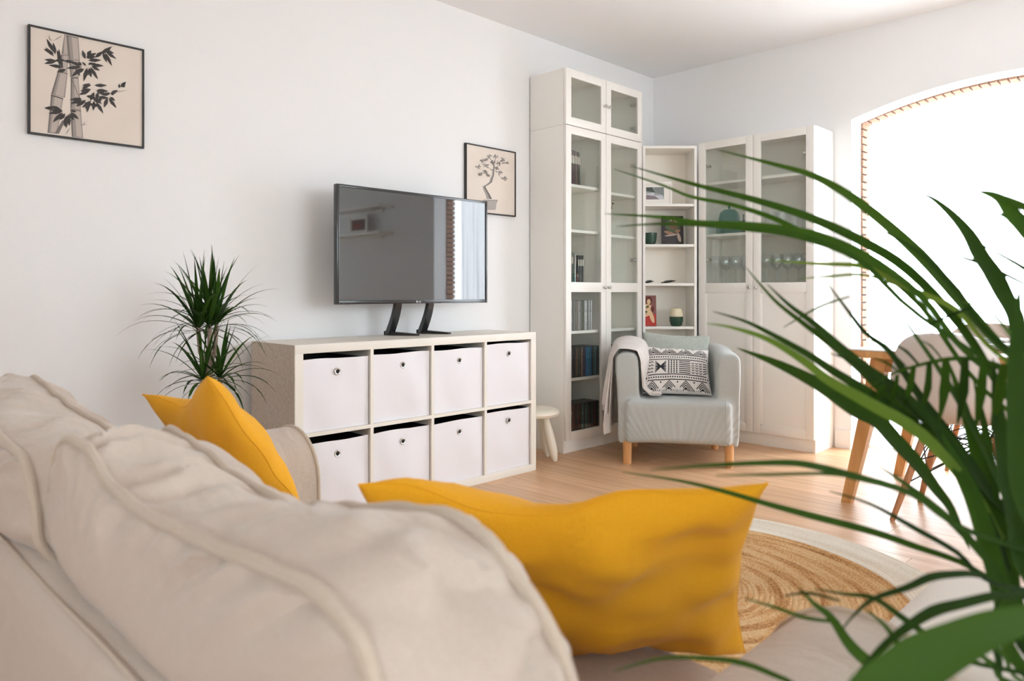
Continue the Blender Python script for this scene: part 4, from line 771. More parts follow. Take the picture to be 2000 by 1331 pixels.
# ================================================================== STOOL
t = thing('stool', 'low round cream plastic stool between the cube unit and the tall bookcase', 'stool', (3.19, 2.985, 0))
P = [(.0, .262), (.12, .262), (.138, .268), (.146, .282), (.142, .296), (.130, .303), (.10, .305), (0, .305)]
MB().lathe(P, n=40, cap=False).build('seat', STOOLM, t)
for a in (-64, 6, 118, 190):
    q = math.radians(a); pts = []; rs = []
    for i in range(11):
        k = i/10; z = .268*(1-k)+.022*k*0; r_ = .062+.062*k
        pts.append((r_*math.cos(q), r_*math.sin(q), .27-.268*k)); rs.append([.018, .021, .024, .026, .0275, .0285, .029, .0285, .026, .021, .012][i])
    MB().tube(pts, rs, 16).build('leg', STOOLM, t)

# ================================================================== ARMCHAIR
ang = math.atan2(.569, .822)                       # local +y (back) direction
ac = thing('armchair', 'light grey slipcovered tub armchair with beech legs in front of the corner bookcase', 'armchair', (3.885, 2.465, 0), math.atan2(.569, .822)-PI/2)
mb = MB()
path = [(-.282, -.275 + .05*i) for i in range(8)]
for i in range(1, 18):
    a = PI - PI*i/18; path.append((.282*math.cos(a), .10+.262*math.sin(a)))
path += [(.282, .075 - .05*i) for i in range(8)]
P = []
for i, (x, y) in enumerate(path):
    j0, j1 = max(i-1, 0), min(i+1, len(path)-1)
    tx_, ty_ = path[j1][0]-path[j0][0], path[j1][1]-path[j0][1]; l = math.hypot(tx_, ty_); nx, ny = ty_/l, -tx_/l
    if nx*x+ny*(y-.1) < 0: nx, ny = -nx, -ny
    back = sm(.0, .32, y); top = .648+.03*back; hw = .062
    sec = []
    for (o_, z) in [(-hw, .13), (-hw, .35), (-hw*1.0, .55), (-hw*.96, top-.035), (-hw*.6, top-.008), (0, top), (hw*.7, top-.006), (hw*1.08, top-.035), (hw*1.08, .55), (hw, .35), (hw*.94, .115)]:
        sec.append((x+nx*o_, y+ny*o_, z))
    sec.append(sec[0]); P.append(sec)
mb.grid(P); mb.add(P[0][:-1], [tuple(range(11))]); mb.add(P[-1][:-1], [tuple(range(11))])
mb.box(-.30, -.318, .120, .30, .30, .376, .03)
body = mb.build('slipcover', GREYF, ac)
m = body.modifiers.new('r', 'REMESH'); m.mode = 'VOXEL'; m.voxel_size = .011
m = body.modifiers.new('s', 'SMOOTH'); m.iterations = 9; m.factor = .6
bake(body, 'slipcover')
for v in body.data.vertices:
    c = v.co
    if c.y < -.24:
        s_ = c.x/(c.z+.14); w_ = sm(.40, .22, c.z)*sm(-.24, -.30, c.y)
        c.y -= .0052*math.sin(s_*62+2*ns((c.x, 0, c.z), 4))*w_*(.35+.65*abs(ns((s_*.5, 1, 1), 2.5)*2))
        if c.z < .18: c.z += .014*(1-(c.x/.3)**2)*sm(.18, .12, c.z)
    k = .004*ns(c, 7)+.006*ns(c, 2.5)
    c.x += k; c.y += k*.6
MB().tube([(.262, -.318, .385), (.262, -.322, .30), (.266, -.318, .20), (.262, -.312, .13)], .0022, 6).build('seam', GREYF, ac)
for (x, y, sx) in ((-.285, -.262, 1), (.285, -.262, 1), (-.25, .235, .9), (.25, .235, .9)):
    MB().lathe([(.024*sx, 0), (.026*sx, .15), (.026*sx, .19)], (x, y, 0), 18).build('leg', LEGW, ac)

def A(x, y, z): return ac.matrix_world @ Vector((x, y, z))
bpy.context.view_layer.update()
def pillow(name, label, cs, th, mats, k=.07, seed=0, folds=.012, n=34, sharp=.42, loc=None, bulge2=1.0, fold_fn=None, dip=None):
    """cs: corners top-left, top-right, bottom-right, bottom-left in world space (seen from the front)"""
    cs = [Vector(c) for c in cs]; nrm = (cs[1]-cs[0]).cross(cs[3]-cs[0]).normalized()*-1
    ctr = sum(cs, Vector())/4
    def S(u, v, side):
        x = u*(1-k*(1-v*v)); y = v*(1-k*(1-u*u))
        if dip: y -= dip[0]*math.exp(-((u-dip[1])/dip[2])**2)*sm(-.2, 1, v)
        a, b = (x+1)/2, (y+1)/2
        p = (cs[3]*(1-a)+cs[2]*a)*(1-b)+(cs[0]*(1-a)+cs[1]*a)*b
        e = max(0, (1-u*u)*(1-v*v)); bl = e**sharp
        f = folds*(ns((u*1.6, v*1.6, side), 1.1, seed)+.5*ns((u*3.2, v*3.2, side), 1.3, seed+3))*min(1, e*5)**.5
        edge = folds*.7*ns((u*2, v*2, 0), 1.2, seed+9)*(1-min(1, e*3))
        if fold_fn: f += fold_fn(u, v, side)
        return p + nrm*(side*(th*bl*(1 if side > 0 else bulge2)) + side*f + edge)
    t = thing(name, label, 'cushion', tuple(loc or ctr-Vector((0, 0, .2))))
    mb = MB()
    for side in (1, -1):
        mb.grid([[S(math.sin((i/n*2-1)*PI/2), math.sin((j/n*2-1)*PI/2), side) for j in range(n+1)] for i in range(n+1)])
    o = mb.build('cushion_cover', mats, t, world=True, angle=180)
    bm = bmesh.new(); bm.from_mesh(o.data); bmesh.ops.remove_doubles(bm, verts=bm.verts, dist=.0006); bmesh.ops.recalc_face_normals(bm, faces=bm.faces); bm.to_mesh(o.data); bm.free()
    ring = []
    q = 40
    for (a, b, c, d) in ((-1, -1, 1, -1), (1, -1, 1, 1), (1, 1, -1, 1), (-1, 1, -1, -1)):
        for i in range(q): ring.append(S(a+(c-a)*i/q, b+(d-b)*i/q, 1))
    MB().loop(ring, .0016, 5).build('seam', mats if not isinstance(mats, list) else mats[0], t, world=True)
    return t, S
# sage square cushion at the back, patterned one in front
pillow('cushion', 'plain sage grey velvet cushion standing behind the patterned one on the armchair',
       [A(-.20, .145, .742), A(.215, .165, .720), A(.20, .07, .385), A(-.19, .06, .385)], .055, SAGE, seed=4, folds=.006)
pc, S = pillow('cushion', 'black and white patterned rectangular cushion on the grey armchair',
       [A(-.185, .03, .656), A(.195, .05, .636), A(.20, -.130, .388), A(-.20, -.140, .390)], .062, PATW, seed=8, folds=.007, k=.05)
mb = MB()
def stroke(a, b, w=.013, seg=None):
    """a,b in 0..1 coordinates of the cushion face (u right, v up)"""
    L_ = math.hypot((a[0]-b[0]), (a[1]-b[1])*.62); seg = max(2, int(L_/.05)); vs = []
    dx, dy = b[0]-a[0], (b[1]-a[1])*.62; l = math.hypot(dx, dy) or 1; nx, ny = -dy/l*w/2, dx/l*w/2/.62
    for i in range(seg+1):
        k_ = i/seg; u, v = a[0]+(b[0]-a[0])*k_, a[1]+(b[1]-a[1])*k_
        for s_ in (-1, 1):
            uu = min(.995, max(.005, u+nx*s_)); vv = min(.995, max(.005, v+ny*s_))
            p = S(uu*2-1, vv*2-1, 1); vs.append(p+PN*.0012)
    mb.add(vs, [(2*i, 2*i+1, 2*i+3, 2*i+2) for i in range(seg)])
c0 = [A(-.185, .03, .656), A(.195, .05, .636), A(.20, -.130, .388), A(-.20, -.140, .390)]
PN = ((c0[1]-c0[0]).cross(c0[3]-c0[0]).normalized()*-1)
if PN.dot(Vector((-.7, -.7, .3))) < 0:
    side_flip = True
def dot(u, v, s_=.016): stroke((u-s_/2, v), (u+s_/2, v), s_)
def zig(v0, v1, n_, flip=0):
    for k_ in range(n_):
        c_ = (k_+.5)/n_; h = .5/n_
        for j in range(4):
            hh = h*(1-j*.22)
            if j < 4:
                base_, tip = (v0, v0+(v1-v0)*(1-j*.23)) if not flip else (v1, v1-(v1-v0)*(1-j*.24))
                stroke((c_-hh, base_), (c_, tip), .0105); stroke((c_, tip), (c_+hh, base_), .0105)
        dot(c_, v0+(v1-v0)*(.18 if not flip else .82), .022)
        dot(k_/n_+.0, v1-(v1-v0)*.15 if not flip else v0+(v1-v0)*.15, .02)
zig(.805, .985, 4)
for v_ in (.785, .665, .335, .225): stroke((.01, v_), (.99, v_), .012)
for k_ in range(27): dot(.03+k_*.036, .725, .019); dot(.03+k_*.036, .28, .019)
zig(.02, .205, 4)
for k_ in range(4):      # left arrows
    for c_ in (.05, .10): stroke((c_-.022, .38+k_*.07), (c_, .41+k_*.07), .01); stroke((c_, .41+k_*.07), (c_+.022, .38+k_*.07), .01)
for k_ in range(4):
    d_ = k_*.022
    stroke((.15, .62-d_*1.6), (.235, .51-d_*.2), .011); stroke((.32, .62-d_*1.6), (.235, .51-d_*.2), .011)
    stroke((.15, .38+d_*1.6), (.235, .49+d_*.2), .011); stroke((.32, .38+d_*1.6), (.235, .49+d_*.2), .011)
for i in range(4):
    for k_ in range(7): dot(.36+i*.042, .375+k_*.042, .02)
for k_ in range(7): stroke((.52, .375+k_*.043), (.70, .370+k_*.043), .012)
for c_ in (.74, .80, .86):
    for k_ in range(5): stroke((c_-.022, .40+k_*.052), (c_, .37+k_*.052), .010); stroke((c_, .37+k_*.052), (c_+.022, .40+k_*.052), .010)
for k_ in range(5): stroke((.90, .38+k_*.055), (.985, .44+k_*.04), .011)
pr_ = mb.build('printed_pattern', INK, pc, world=True, smooth=False)

# throw over the left arm
th = thing('throw_blanket', 'folded greige throw blanket draped over the left arm of the armchair', 'blanket', tuple(A(-.30, -.1, .2)))
for L_, (off, y0, y1, y2, y3, m_) in enumerate([(.005, -.272, .10, -.275, .09, 0), (.012, -.262, .11, -.225, .12, 0), (.019, -.255, .12, -.18, .07, 0)]):
    prof = [(-.10, .392), (-.16, .396), (-.205, .44), (-.212, .52), (-.218, .60), (-.235, .648), (-.282, .656), (-.33, .660), (-.362, .61), (-.372, .52), (-.385, .42), (-.395, .32), (-.402, .22+L_*.06), (-.398, .165+L_*.12)]
    if L_ == 2: prof = prof[1:-2]
    if L_ == 1: prof = prof[:-1]
    cx_, cz_ = -.285, .50; P = []
    dense = []
    for i in range(len(prof)-1):
        for k_ in range(4): dense.append((prof[i][0]+(prof[i+1][0]-prof[i][0])*k_/4, prof[i][1]+(prof[i+1][1]-prof[i][1])*k_/4))
    dense.append(prof[-1])
    for i, (x, z) in enumerate(dense):
        k_ = i/(len(dense)-1); row = []
        fl_ = sm(.45, 1, k_)
        a0 = y0+(y2-y0)*k_-.03*fl_; a1 = y1+(y3-y1)*k_+.04*fl_
        if k_ < .3: a0 += .02*(1-k_/.3); a1 -= .04*(1-k_/.3)
        for j in range(17):
            s_ = j/16; y = a0+(a1-a0)*s_
            w_ = (.006+.016*fl_)*math.sin(s_*11+L_*2+k_*2)+.006*math.sin(s_*23+k_*5)
            out = off + w_*(.4+.6*fl_) + .045*math.sin(PI*s_*.62)*sm(.12, .3, k_)*(1-sm(.45, .8, k_))
            dx = x-cx_; dz = max(z-.60, 0); l = math.hypot(dx, dz) or 1
            row.append(A(x+out*(dx/l if z > .42 else (1 if x > cx_ else -1)), y, max(z+out*dz/l, 0.392+off if x > -.2 and z < .45 else z+out*dz/l)))
        P.append(row)
    o = MB().grid(P).build('throw_layer', THROW, th, world=True, angle=180)
    md = o.modifiers.new('s', 'SOLIDIFY'); md.thickness = .006; md.offset = 0
    md = o.modifiers.new('b', 'SUBSURF'); md.levels = 1; md.render_levels = 1
    bake(o, 'throw_layer')

# ================================================================== RUG
rg = thing('round_rug', 'round braided jute rug with a wide off-white border beside the sofa', 'rug', (2.17, 1.33, 0))
def ringmat(name, ramp, hf, ringw):
    m = bpy.data.materials.new(name); m.use_nodes = True; nt = m.node_tree; N = nt.nodes; L = nt.links; b = N['Principled BSDF']; b.inputs['Roughness'].default_value = .95
    b.inputs['Specular IOR Level'].default_value = .1
    tc = N.new('ShaderNodeTexCoord'); sx = N.new('ShaderNodeSeparateXYZ'); L.new(tc.outputs['Object'], sx.inputs[0])
    def mth(op, a, b_=None):
        n = N.new('ShaderNodeMath'); n.operation = op
        for i, q in enumerate((a, b_)):
            if q is None: continue
            if isinstance(q, (int, float)): n.inputs[i].default_value = q
            else: L.new(q, n.inputs[i])
        return n.outputs[0]
    ln = N.new('ShaderNodeVectorMath'); ln.operation = 'LENGTH'; cb0 = N.new('ShaderNodeCombineXYZ'); L.new(sx.outputs[0], cb0.inputs[0]); L.new(sx.outputs[1], cb0.inputs[1]); L.new(cb0.outputs[0], ln.inputs[0])
    r = ln.outputs['Value']; an = mth('ARCTAN2', sx.outputs[1], sx.outputs[0])
    cb = N.new('ShaderNodeCombineXYZ'); L.new(mth('MULTIPLY', r, ringw), cb.inputs[0]); L.new(mth('MULTIPLY', an, 1.3), cb.inputs[1])
    n1 = N.new('ShaderNodeTexNoise'); n1.inputs['Scale'].default_value = 1; n1.inputs['Detail'].default_value = 3; L.new(cb.outputs[0], n1.inputs['Vector'])
    n2 = N.new('ShaderNodeTexNoise'); n2.inputs['Scale'].default_value = hf; n2.inputs['Detail'].default_value = 3; L.new(tc.outputs['Object'], n2.inputs['Vector'])
    s = mth('ADD', mth('MULTIPLY', n1.outputs[0], .65), mth('MULTIPLY', n2.outputs[0], .35))
    rp = N.new('ShaderNodeValToRGB'); els = rp.color_ramp.elements
    els[0].position, els[0].color = ramp[0][0], lin(ramp[0][1]); els[1].position, els[1].color = ramp[-1][0], lin(ramp[-1][1])
    for p_, c_ in ramp[1:-1]: e = els.new(p_); e.color = lin(c_)
    L.new(s, rp.inputs[0]); L.new(rp.outputs[0], b.inputs['Base Color'])
    bp = N.new('ShaderNodeBump'); bp.inputs['Strength'].default_value = .5; bp.inputs['Distance'].default_value = .004
    L.new(n2.outputs[0], bp.inputs['Height']); L.new(bp.outputs[0], b.inputs['Normal'])
    return m
JUTE = ringmat('jute_braid', [(.33, '8f6238'), (.42, 'b98a5a'), (.5, 'cfa574'), (.58, 'dcbc92'), (.66, 'c79a68')], 130, 26)
JUTEW = ringmat('cotton_braid', [(.35, 'd9cdba'), (.5, 'e6dccd'), (.65, 'efe8dc')], 130, 26)
def braid(r0, r1, step, nm, m_):
    prof = []; r_ = r0
    if r0 > 0: prof.append((r0, .0005))
    while r_ < r1-step*.5:
        prof += [(max(r_+step*.1, .0005), .006), (r_+step*.5, .0115), (r_+step*.9, .006)]; r_ += step
    prof.append((r1, .0005))
    mb = MB(); n = 120; vs = []
    for k, (r_, z) in enumerate(prof):
        for i in range(n):
            q = 2*PI*i/n; rr = r_*(1+.0035*math.sin(q*3+1)+.002*math.sin(q*7))
            vs.append((rr*math.cos(q), rr*math.sin(q), z))
    mb.add(vs, [(k*n+i, k*n+(i+1) % n, (k+1)*n+(i+1) % n, (k+1)*n+i) for k in range(len(prof)-1) for i in range(n)])
    return mb.build(nm, m_, rg, angle=180)
braid(0.0, .690, .0173, 'jute_centre', JUTE); tag(braid(.6905, .867, .0177, 'border', JUTEW), 'off-white braided border')

# ================================================================== SOFA
so = thing('sofa', 'beige two-seat slipcovered sofa with piped back cushions in the foreground', 'sofa', (.60, 1.04, 0))
Y0, Y1 = .455, 1.715
def armsec(yi, yo, X0, X1, nm):
    """arm running along X, rounded top ; yi inner face, yo outer face"""
    yc_ = (yi+yo)/2; hw = abs(yo-yi)/2; sg = 1 if yo > yi else -1
    zc_ = .505 if nm == 'far' else .478
    sec = [(yi, .06), (yi, .30), (yi, zc_-.005)]
    for i in range(1, 14):
        a = PI*i/14; sec.append((yc_-sg*hw*math.cos(a), zc_+.122*math.sin(a)))
    sec += [(yo, zc_-.005), (yo, .30), (yo, .06)]
    P = []
    nx = 14
    for i in range(nx+1):
        x = X0+(X1-X0)*i/nx; row = []
        for (y, z) in sec:
            k = ns((x, y, z), 3.5, 2)*.004
            row.append((x+(.012*math.sin((z-.06)/.57*PI) if i == nx else 0), y+k, z+k))
        P.append(row)
    mb = MB().grid(P)
    for end in (0, nx):
        c_ = (P[end][0][0]+(.018 if end else -.004), yc_, .35); row = P[end]; vs = [c_]+row
        mb.add(vs, [(0, i, i+1) for i in range(1, len(row))]+[(0, len(row), 1)])
    mb.build('armrest', SOFA, so, world=True, angle=60)
    MB().tube([Vector(p)+Vector((.002, 0, 0)) for p in P[nx]], .0055, 8).build('arm_piping', PIPING, so, world=True)
armsec(Y1, Y1+.25, .21, 1.0, 'far'); armsec(Y0, Y0-.25, .21, .925, 'near')
# back frame
P = []
prof = [(.205, .06), (.196, .35), (.188, .60), (.184, .665), (.189, .686), (.205, .697), (.29, .692), (.335, .680), (.345, .64), (.345, .30)]
for i in range(31):
    y = Y0-.25+(Y1+.25-(Y0-.25))*i/30
    P.append([(x+.003*ns((x, y, z), 4, 3), y, z+.004*ns((x, y, z), 3, 5)) for x, z in prof])
mb = MB().grid(P)
mb.add(P[0], [tuple(range(len(prof)))]); mb.add(P[-1], [tuple(range(len(prof)))])
mb.build('back_frame', SOFA, so, world=True, angle=60)
MB().tube([(.196, Y0-.25+(Y1-Y0+.5)*i/30, .694+.0012*math.sin(i)) for i in range(31)], .0022, 6).build('back_seam', PIPING, so, world=True)
MB().box(.345, Y0+.004, .09, .93, Y1-.004, .30, .02).build('seat_base', SOFA, so, world=True)
for (x, y) in ((.25, Y0-.2), (.95, Y0-.2), (.25, Y1+.2), (.95, Y1+.2)):
    MB().lathe([(.02, 0), (.026, .07)], (x, y, 0), 14).build('leg', WALNUT, so, world=True)
ym = (Y0+Y1)/2
for (a, b) in ((Y0+.004, ym-.003), (ym+.003, Y1-.004)):
    mb = MB().box(.50, a, .302, .985, b, .455, .045)
    o = mb.build('seat_cushion', SOFA, so, world=True); md = o.modifiers.new('s', 'SUBSURF'); md.levels = 2; md.render_levels = 2; bake(o, 'seat_cushion')

def interp(t, x):
    if x <= t[0][0]: return t[0][1]
    for (a, b), (c_, d) in zip(t, t[1:]):
        if x <= c_: f = (x-a)/(c_-a); f = f*f*(3-2*f); return b+(d-b)*f
    return t[-1][1]
def back_cushion(ya, yb, seed, x0, x1, tb_, tf_, skew=0, near_over=0, wr=1.0, r=.075):
    """boxed, piped back cushion. The upper part flops back over the frame. tb_, tf_: height of the back and front piping along y"""
    zb = .455; N = 220; yc_, hy = (ya+yb)/2, (yb-ya)/2; H = .1725; xf = x1-x0
    def outline(s):
        w_ = hy
        segs = [2*(w_-r), PI/2*r, 2*(H-r), PI/2*r]*2; q = s*sum(segs); k = 0
        while q > segs[k]+1e-9 and k < 7: q -= segs[k]; k += 1
        f = q/segs[k]
        if k == 0: return ((w_-r)*(1-2*f), H)
        if k == 1: a = PI/2+f*PI/2; return (-(w_-r)+r*math.cos(a), H-r+r*math.sin(a))
        if k == 2: return (-w_, (H-r)*(1-2*f))
        if k == 3: a = PI+f*PI/2; return (-(w_-r)+r*math.cos(a), -(H-r)+r*math.sin(a))
        if k == 4: return (-(w_-r)*(1-2*f), -H)
        if k == 5: a = 1.5*PI+f*PI/2; return ((w_-r)+r*math.cos(a), -(H-r)+r*math.sin(a))
        if k == 6: return (w_, -(H-r)*(1-2*f))
        a = f*PI/2; return ((w_-r)+r*math.cos(a), H-r+r*math.sin(a))
    O = [outline(i/N) for i in range(N)]
    def place(x, yl, zl):
        kz = (zl+H)/(2*H); z = zb+(.80-zb)*kz; q = max(0, min(1, x/xf))
        y = yc_+yl
        if yl < 0: y += (yl/hy)*near_over*sm(.62, .70, z)
        else: y += (yl/hy)*skew*q
        z += ((interp(tb_, y)-.80)*(1-q)+(interp(tf_, y)-.80)*q)*sm(.45, 1, kz)
        sh = .165*(1-sm(.56, .73, z))
        w_ = .010*ns((x*2, yl*1.5, zl*1.5), 3.2, seed)
        return Vector((x0+x+sh+w_*.4, y, z+w_*.2))
    def wrk(s, t):      # gathers running away from the piping
        return .009*wr*math.sin(s*2*PI*41+4*ns((s*12, t, 0), 2, seed))*math.exp(-((1-t)/.16)**2)*(.2+abs(ns((s*23, 1, 0), 1, seed))*2.2)*(1 if t < .995 else 0)
    mb = MB()
    def face(xx, sgn, B):
        rings = []
        for t_ in [1, .985, .965, .94, .91, .88, .84, .8, .75, .70, .64, .57, .5, .42, .34, .26, .18, .1, .02]:
            row = []
            for i in range(N+1):
                yl, zl = O[i % N]; s_ = (i % N)/N
                b_ = B*(max(0, 1-t_**2.4))**.6; y_, z_ = yl*t_, zl*t_
                big = .016*wr*ns((y_*2.4+z_, z_*3.0+y_, sgn), 3.0, seed+2)*min(1, (1-t_)*5)
                row.append(place(xx+sgn*(b_+wrk(s_, t_)+big), y_, z_))
            rings.append(row)
        mb.grid(rings); mb.add(rings[-1][:-1], [tuple(range(N))])
    face(xf, 1, .085); face(0, -1, .03)
    band = []
    for j in range(17):
        t_ = j/16; row = []
        for i in range(N+1):
            yl, zl = O[i % N]; s_ = (i % N)/N; e = math.sin(t_*PI)
            g_ = math.sin(s_*2*PI*34+t_*2.2+5*ns((s_*9, t_*1.2, 0), 2, seed+5))
            bump_ = .013*e+.0075*wr*g_*e**.6*(.15+1.9*abs(ns((s_*13, t_*.6, 0), 1, seed)))+.011*wr*ns((s_*15+t_*1.3, t_*1.5, 0), 1.1, seed+7)*e
            n_ = Vector((yl/hy, zl/H))
            if abs(zl) > H*.96: n_ = Vector((0, 1 if zl > 0 else -1))
            elif n_.length > 0: n_.normalize()
            row.append(place(xf*t_, yl+n_.x*bump_, zl+n_.y*bump_))
        band.append(row)
    mb.grid(band)
    o = mb.build('back_cushion', SOFA, so, world=True, angle=50)
    for x_ in (0, xf):
        ring = [place(x_, yl*1.006, zl*1.012) for yl, zl in O]
        MB().loop(ring, .0056, 8).build('piping', PIPING, o, world=True)
    return o
back_cushion(.462, .945, 1.0, .225, .36,
    [(.297, .797), (.316, .806), (.344, .820), (.36, .818), (.446, .810), (.539, .804), (.663, .800), (.743, .806), (.838, .832), (.9, .834)],
    [(.305, .800), (.352, .808), (.383, .819), (.422, .822), (.466, .816), (.551, .801), (.596, .792), (.659, .777), (.724, .781), (.798, .785), (.862, .799), (.935, .809), (.982, .822)], skew=.085, near_over=.155)
back_cushion(.93, 1.705, 4.2, .205, .36,
    [(.874, .79), (.957, .79), (1.014, .80), (1.141, .808), (1.6, .82)],
    [(1.0, .785), (1.2, .779), (1.3, .785), (1.386, .793), (1.476, .805), (1.589, .818), (1.7, .824)], skew=.03)

# mustard cushions
def ff1(u, v, side): return -.016*math.exp(-((u*.8+v*.6-.55)/.16)**2)*side if side > 0 else 0
pillow('cushion', 'far mustard yellow cushion propped against the sofa back near the far arm',
       [(.57, 1.70, .77), (.535, 1.27, .848), (.845, 1.50, .50), (.86, 1.70, .49)][::1], .062, YELLOW, seed=12, folds=.012, k=.12, sharp=.5, dip=(.16, -.15, .5))
pillow('cushion', 'near mustard yellow cushion standing upright behind the front sofa back cushion',
       [(.486, .738, .765), (.824, .399, .768), (1.06, .55, .438), (.74, .93, .455)], .062, YELLOW, seed=31, folds=.024, k=.09, sharp=.5, dip=(.27, -.22, .42))

# footstool beyond the near arm
ft = thing('footstool', 'beige upholstered pouf with a pale top behind the palm fronds at lower right', 'pouf', (1.56, .225, 0))
mb = MB(); mb.box(-.25, -.25, .03, .25, .25, .32, .05); o = mb.build('pouf_body', SOFA, ft); md = o.modifiers.new('s', 'SUBSURF'); md.levels = 2; md.render_levels = 2; bake(o, 'pouf_body')
mb = MB(); mb.box(-.255, -.255, .315, .255, .255, .40, .04); o = mb.build('pouf_cushion', mat('pale_cotton', (.66, .61, .55), .9, bump=(200, .2, 3)), ft); md = o.modifiers.new('s', 'SUBSURF'); md.levels = 2; md.render_levels = 2; bake(o, 'pouf_cushion')

# ================================================================== DINING
tb = thing('dining_table', 'oak dining table with glare painted pale on its top and slanted legs before the archway', 'table', (3.98, .50, 0))
tx0, tx1, ty0, ty1 = 3.45, 4.40, -.32, 1.29
MB().box(tx0, ty0, .729, tx1, ty1, .735, .002).build('table_top', mat('table_top_glare', (.80, .77, .72), .35), tb, world=True)  # bright glare on the top is put into its pale colour
MB().box(tx0+.002, ty0+.002, .698, tx1-.002, ty1-.002, .7288, .004).build('top_edge', TABLEW, tb, world=True)
MB().box(tx0+.12, ty0+.1, .63, tx0+.14, ty1-.1, .697).box(tx1-.14, ty0+.1, .63, tx1-.12, ty1-.1, .697).box(tx0+.14, ty1-.13, .63, tx1-.14, ty1-.11, .697).box(tx0+.14, ty0+.11, .63, tx1-.14, ty0+.13, .697).build('apron', TABLEW, tb, world=True)
for (x, y, sx, sy) in ((3.60, 1.19, .0, .155), (4.28, 1.19, .05, .155), (3.60, -.22, 0, -.15), (4.28, -.22, .05, -.15)):
    a, b = .036, .022
    va = [(x+sx-b, y+sy-b, 0), (x+sx+b, y+sy-b, 0), (x+sx+b, y+sy+b, 0), (x+sx-b, y+sy+b, 0)]
    vb = [(x-a, y-a, .6975), (x+a, y-a, .6975), (x+a, y+a, .6975), (x-a, y+a, .6975)]
    MB().add(va+vb, [(0, 3, 2, 1), (4, 5, 6, 7), (0, 1, 5, 4), (1, 2, 6, 5), (2, 3, 7, 6), (3, 0, 4, 7)]).build('leg', TABLEW, tb, world=True, smooth=False)
def dining_chair(label, loc, rz):
    t = thing('dining_chair', label, 'chair', loc, rz)
    pf_ = [(-.235, .425, .20), (-.22, .440, .215), (-.12, .432, .228), (0, .425, .232), (.10, .430, .232), (.17, .455, .230), (.215, .52, .225), (.235, .60, .218), (.250, .68, .205), (.262, .74, .188), (.270, .785, .160), (.276, .812, .115), (.278, .822, .05)]
    P = []
    for i, (y, z, w_) in enumerate(pf_):
        row = []
        for j in range(13):
            s_ = j/6-1; k = sm(3, 7, i)
            curl = abs(s_)**2.4
            row.append((s_*w_, y-curl*.075*k+curl*.0*(1-k), z+curl*.045*(1-k)))
        P.append(row)
    o = MB().grid(P).build('seat_shell', SHELL, t, angle=180)
    md = o.modifiers.new('b', 'SUBSURF'); md.levels = 1; md.render_levels = 1
    md = o.modifiers.new('s', 'SOLIDIFY'); md.thickness = .006; md.offset = 0; bake(o, 'seat_shell')
    ft_ = []
    for (sx, sy, bx_, by_) in ((-1, -1, .205, .20), (1, -1, .205, .20), (-1, 1, .20, .20), (1, 1, .20, .20)):
        p0 = Vector((sx*bx_, sy*by_, 0)); p1 = Vector((sx*.105, sy*.10, .36))
        MB().tube([p0, p0+(p1-p0)*.5, p1], [.0105, .0145, .0155], 12).build('leg', WALNUT, t); ft_.append((p0, p1))
    w = MB()
    for i, (p0, p1) in enumerate(ft_):
        a = p0+(p1-p0)*.72
        w.tube([p1, Vector((p1.x*1.2, p1.y*1.2, .415))], .006, 6)
        for j in range(4):
            if j != i and not (ft_[j][0].x*p0.x < 0 and ft_[j][0].y*p0.y < 0):
                b = ft_[j]; w.tube([a, b[1]+Vector((0, 0, .0))], .003, 5); w.tube([p0+(p1-p0)*.45, b[0]+(b[1]-b[0])*.98], .003, 5)
    w.box(-.13, -.005, .355, .13, .005, .362).box(-.005, -.13, .355, .005, .13, .362)
    w.build('wire_base', WIRE, t)
    return t
dining_chair('near pale moulded shell chair with wooden legs, its back to the sofa', (3.635, .895, 0), PI/2)
dining_chair('far pale moulded shell chair across the table, facing the room', (4.42, .99, 0), -PI/2)
# table ware
wg = clone(g1, (4.28, .955, .7355), label='clear wine glass standing on the dining table near the far chair', group='wine glasses on the dining table')
clone(g1, (4.05, 1.16, .7355), label='clear wine glass standing on the dining table nearest its left end', group='wine glasses on the dining table')
for (x, y, lab) in ((3.80, .80, 'in front of the near shell chair'), (4.20, .84, 'across the table before the far chair')):
    t = thing('placemat', 'round woven brown placemat %s' % lab, 'placemat', (x, y, .7355))
    MB().lathe([(0, 0), (.17, 0), (.175, .002), (.17, .004), (0, .004)], n=40, cap=False).build('mat_disc', mat('woven_brown', (.42, .27, .16), .9, bump=(150, .6, 2)), t)
    t = thing('plate', 'white stacked dinner plate on the placemat %s' % lab, 'plate', (x, y, .7398))
    MB().lathe([(0, 0), (.07, 0), (.125, .014), (.127, .0165), (.07, .006), (0, .006)], n=40, cap=False).build('plate_body', WHITEB, t)
    MB().lathe([(0, .0065), (.05, .0065), (.09, .024), (.092, .026), (.05, .012), (0, .012)], n=36, cap=False).build('bowl', WHITEB, t)
t = thing('napkin', 'pale folded napkin on the plate before the near shell chair', 'napkin', (3.80, .80, .7665))
MB().box(-.05, -.03, 0, .05, .03, .012, .003).box(-.048, -.02, .012, .045, .032, .022, .004).build('napkin_cloth', mat('napkin_grey', (.55, .60, .60), .9), t)
t = thing('centrepiece', 'dried twig table decoration beside the plates on the dining table', 'decoration', (3.98, .74, .7355))
random.seed(9)
MB().lathe([(.02, 0), (.035, .006), (.038, .02), (.03, .02), (0, .012)], n=20, cap=False).build('dish', mat('dish_brown', (.4, .24, .14), .6), t)
for k in range(14):
    a = random.uniform(0, 2*PI); e = random.uniform(.4, 1.2)
    MB().tube([(0, 0, .014), (.05*math.cos(a), .05*math.sin(a), .014+.03*e), (.085*math.cos(a), .085*math.sin(a), .014+.05*e)], [.0015, .0013, .0005], 5).build('twig', mat('twig_brown', (.32, .17, .09), .8), t)

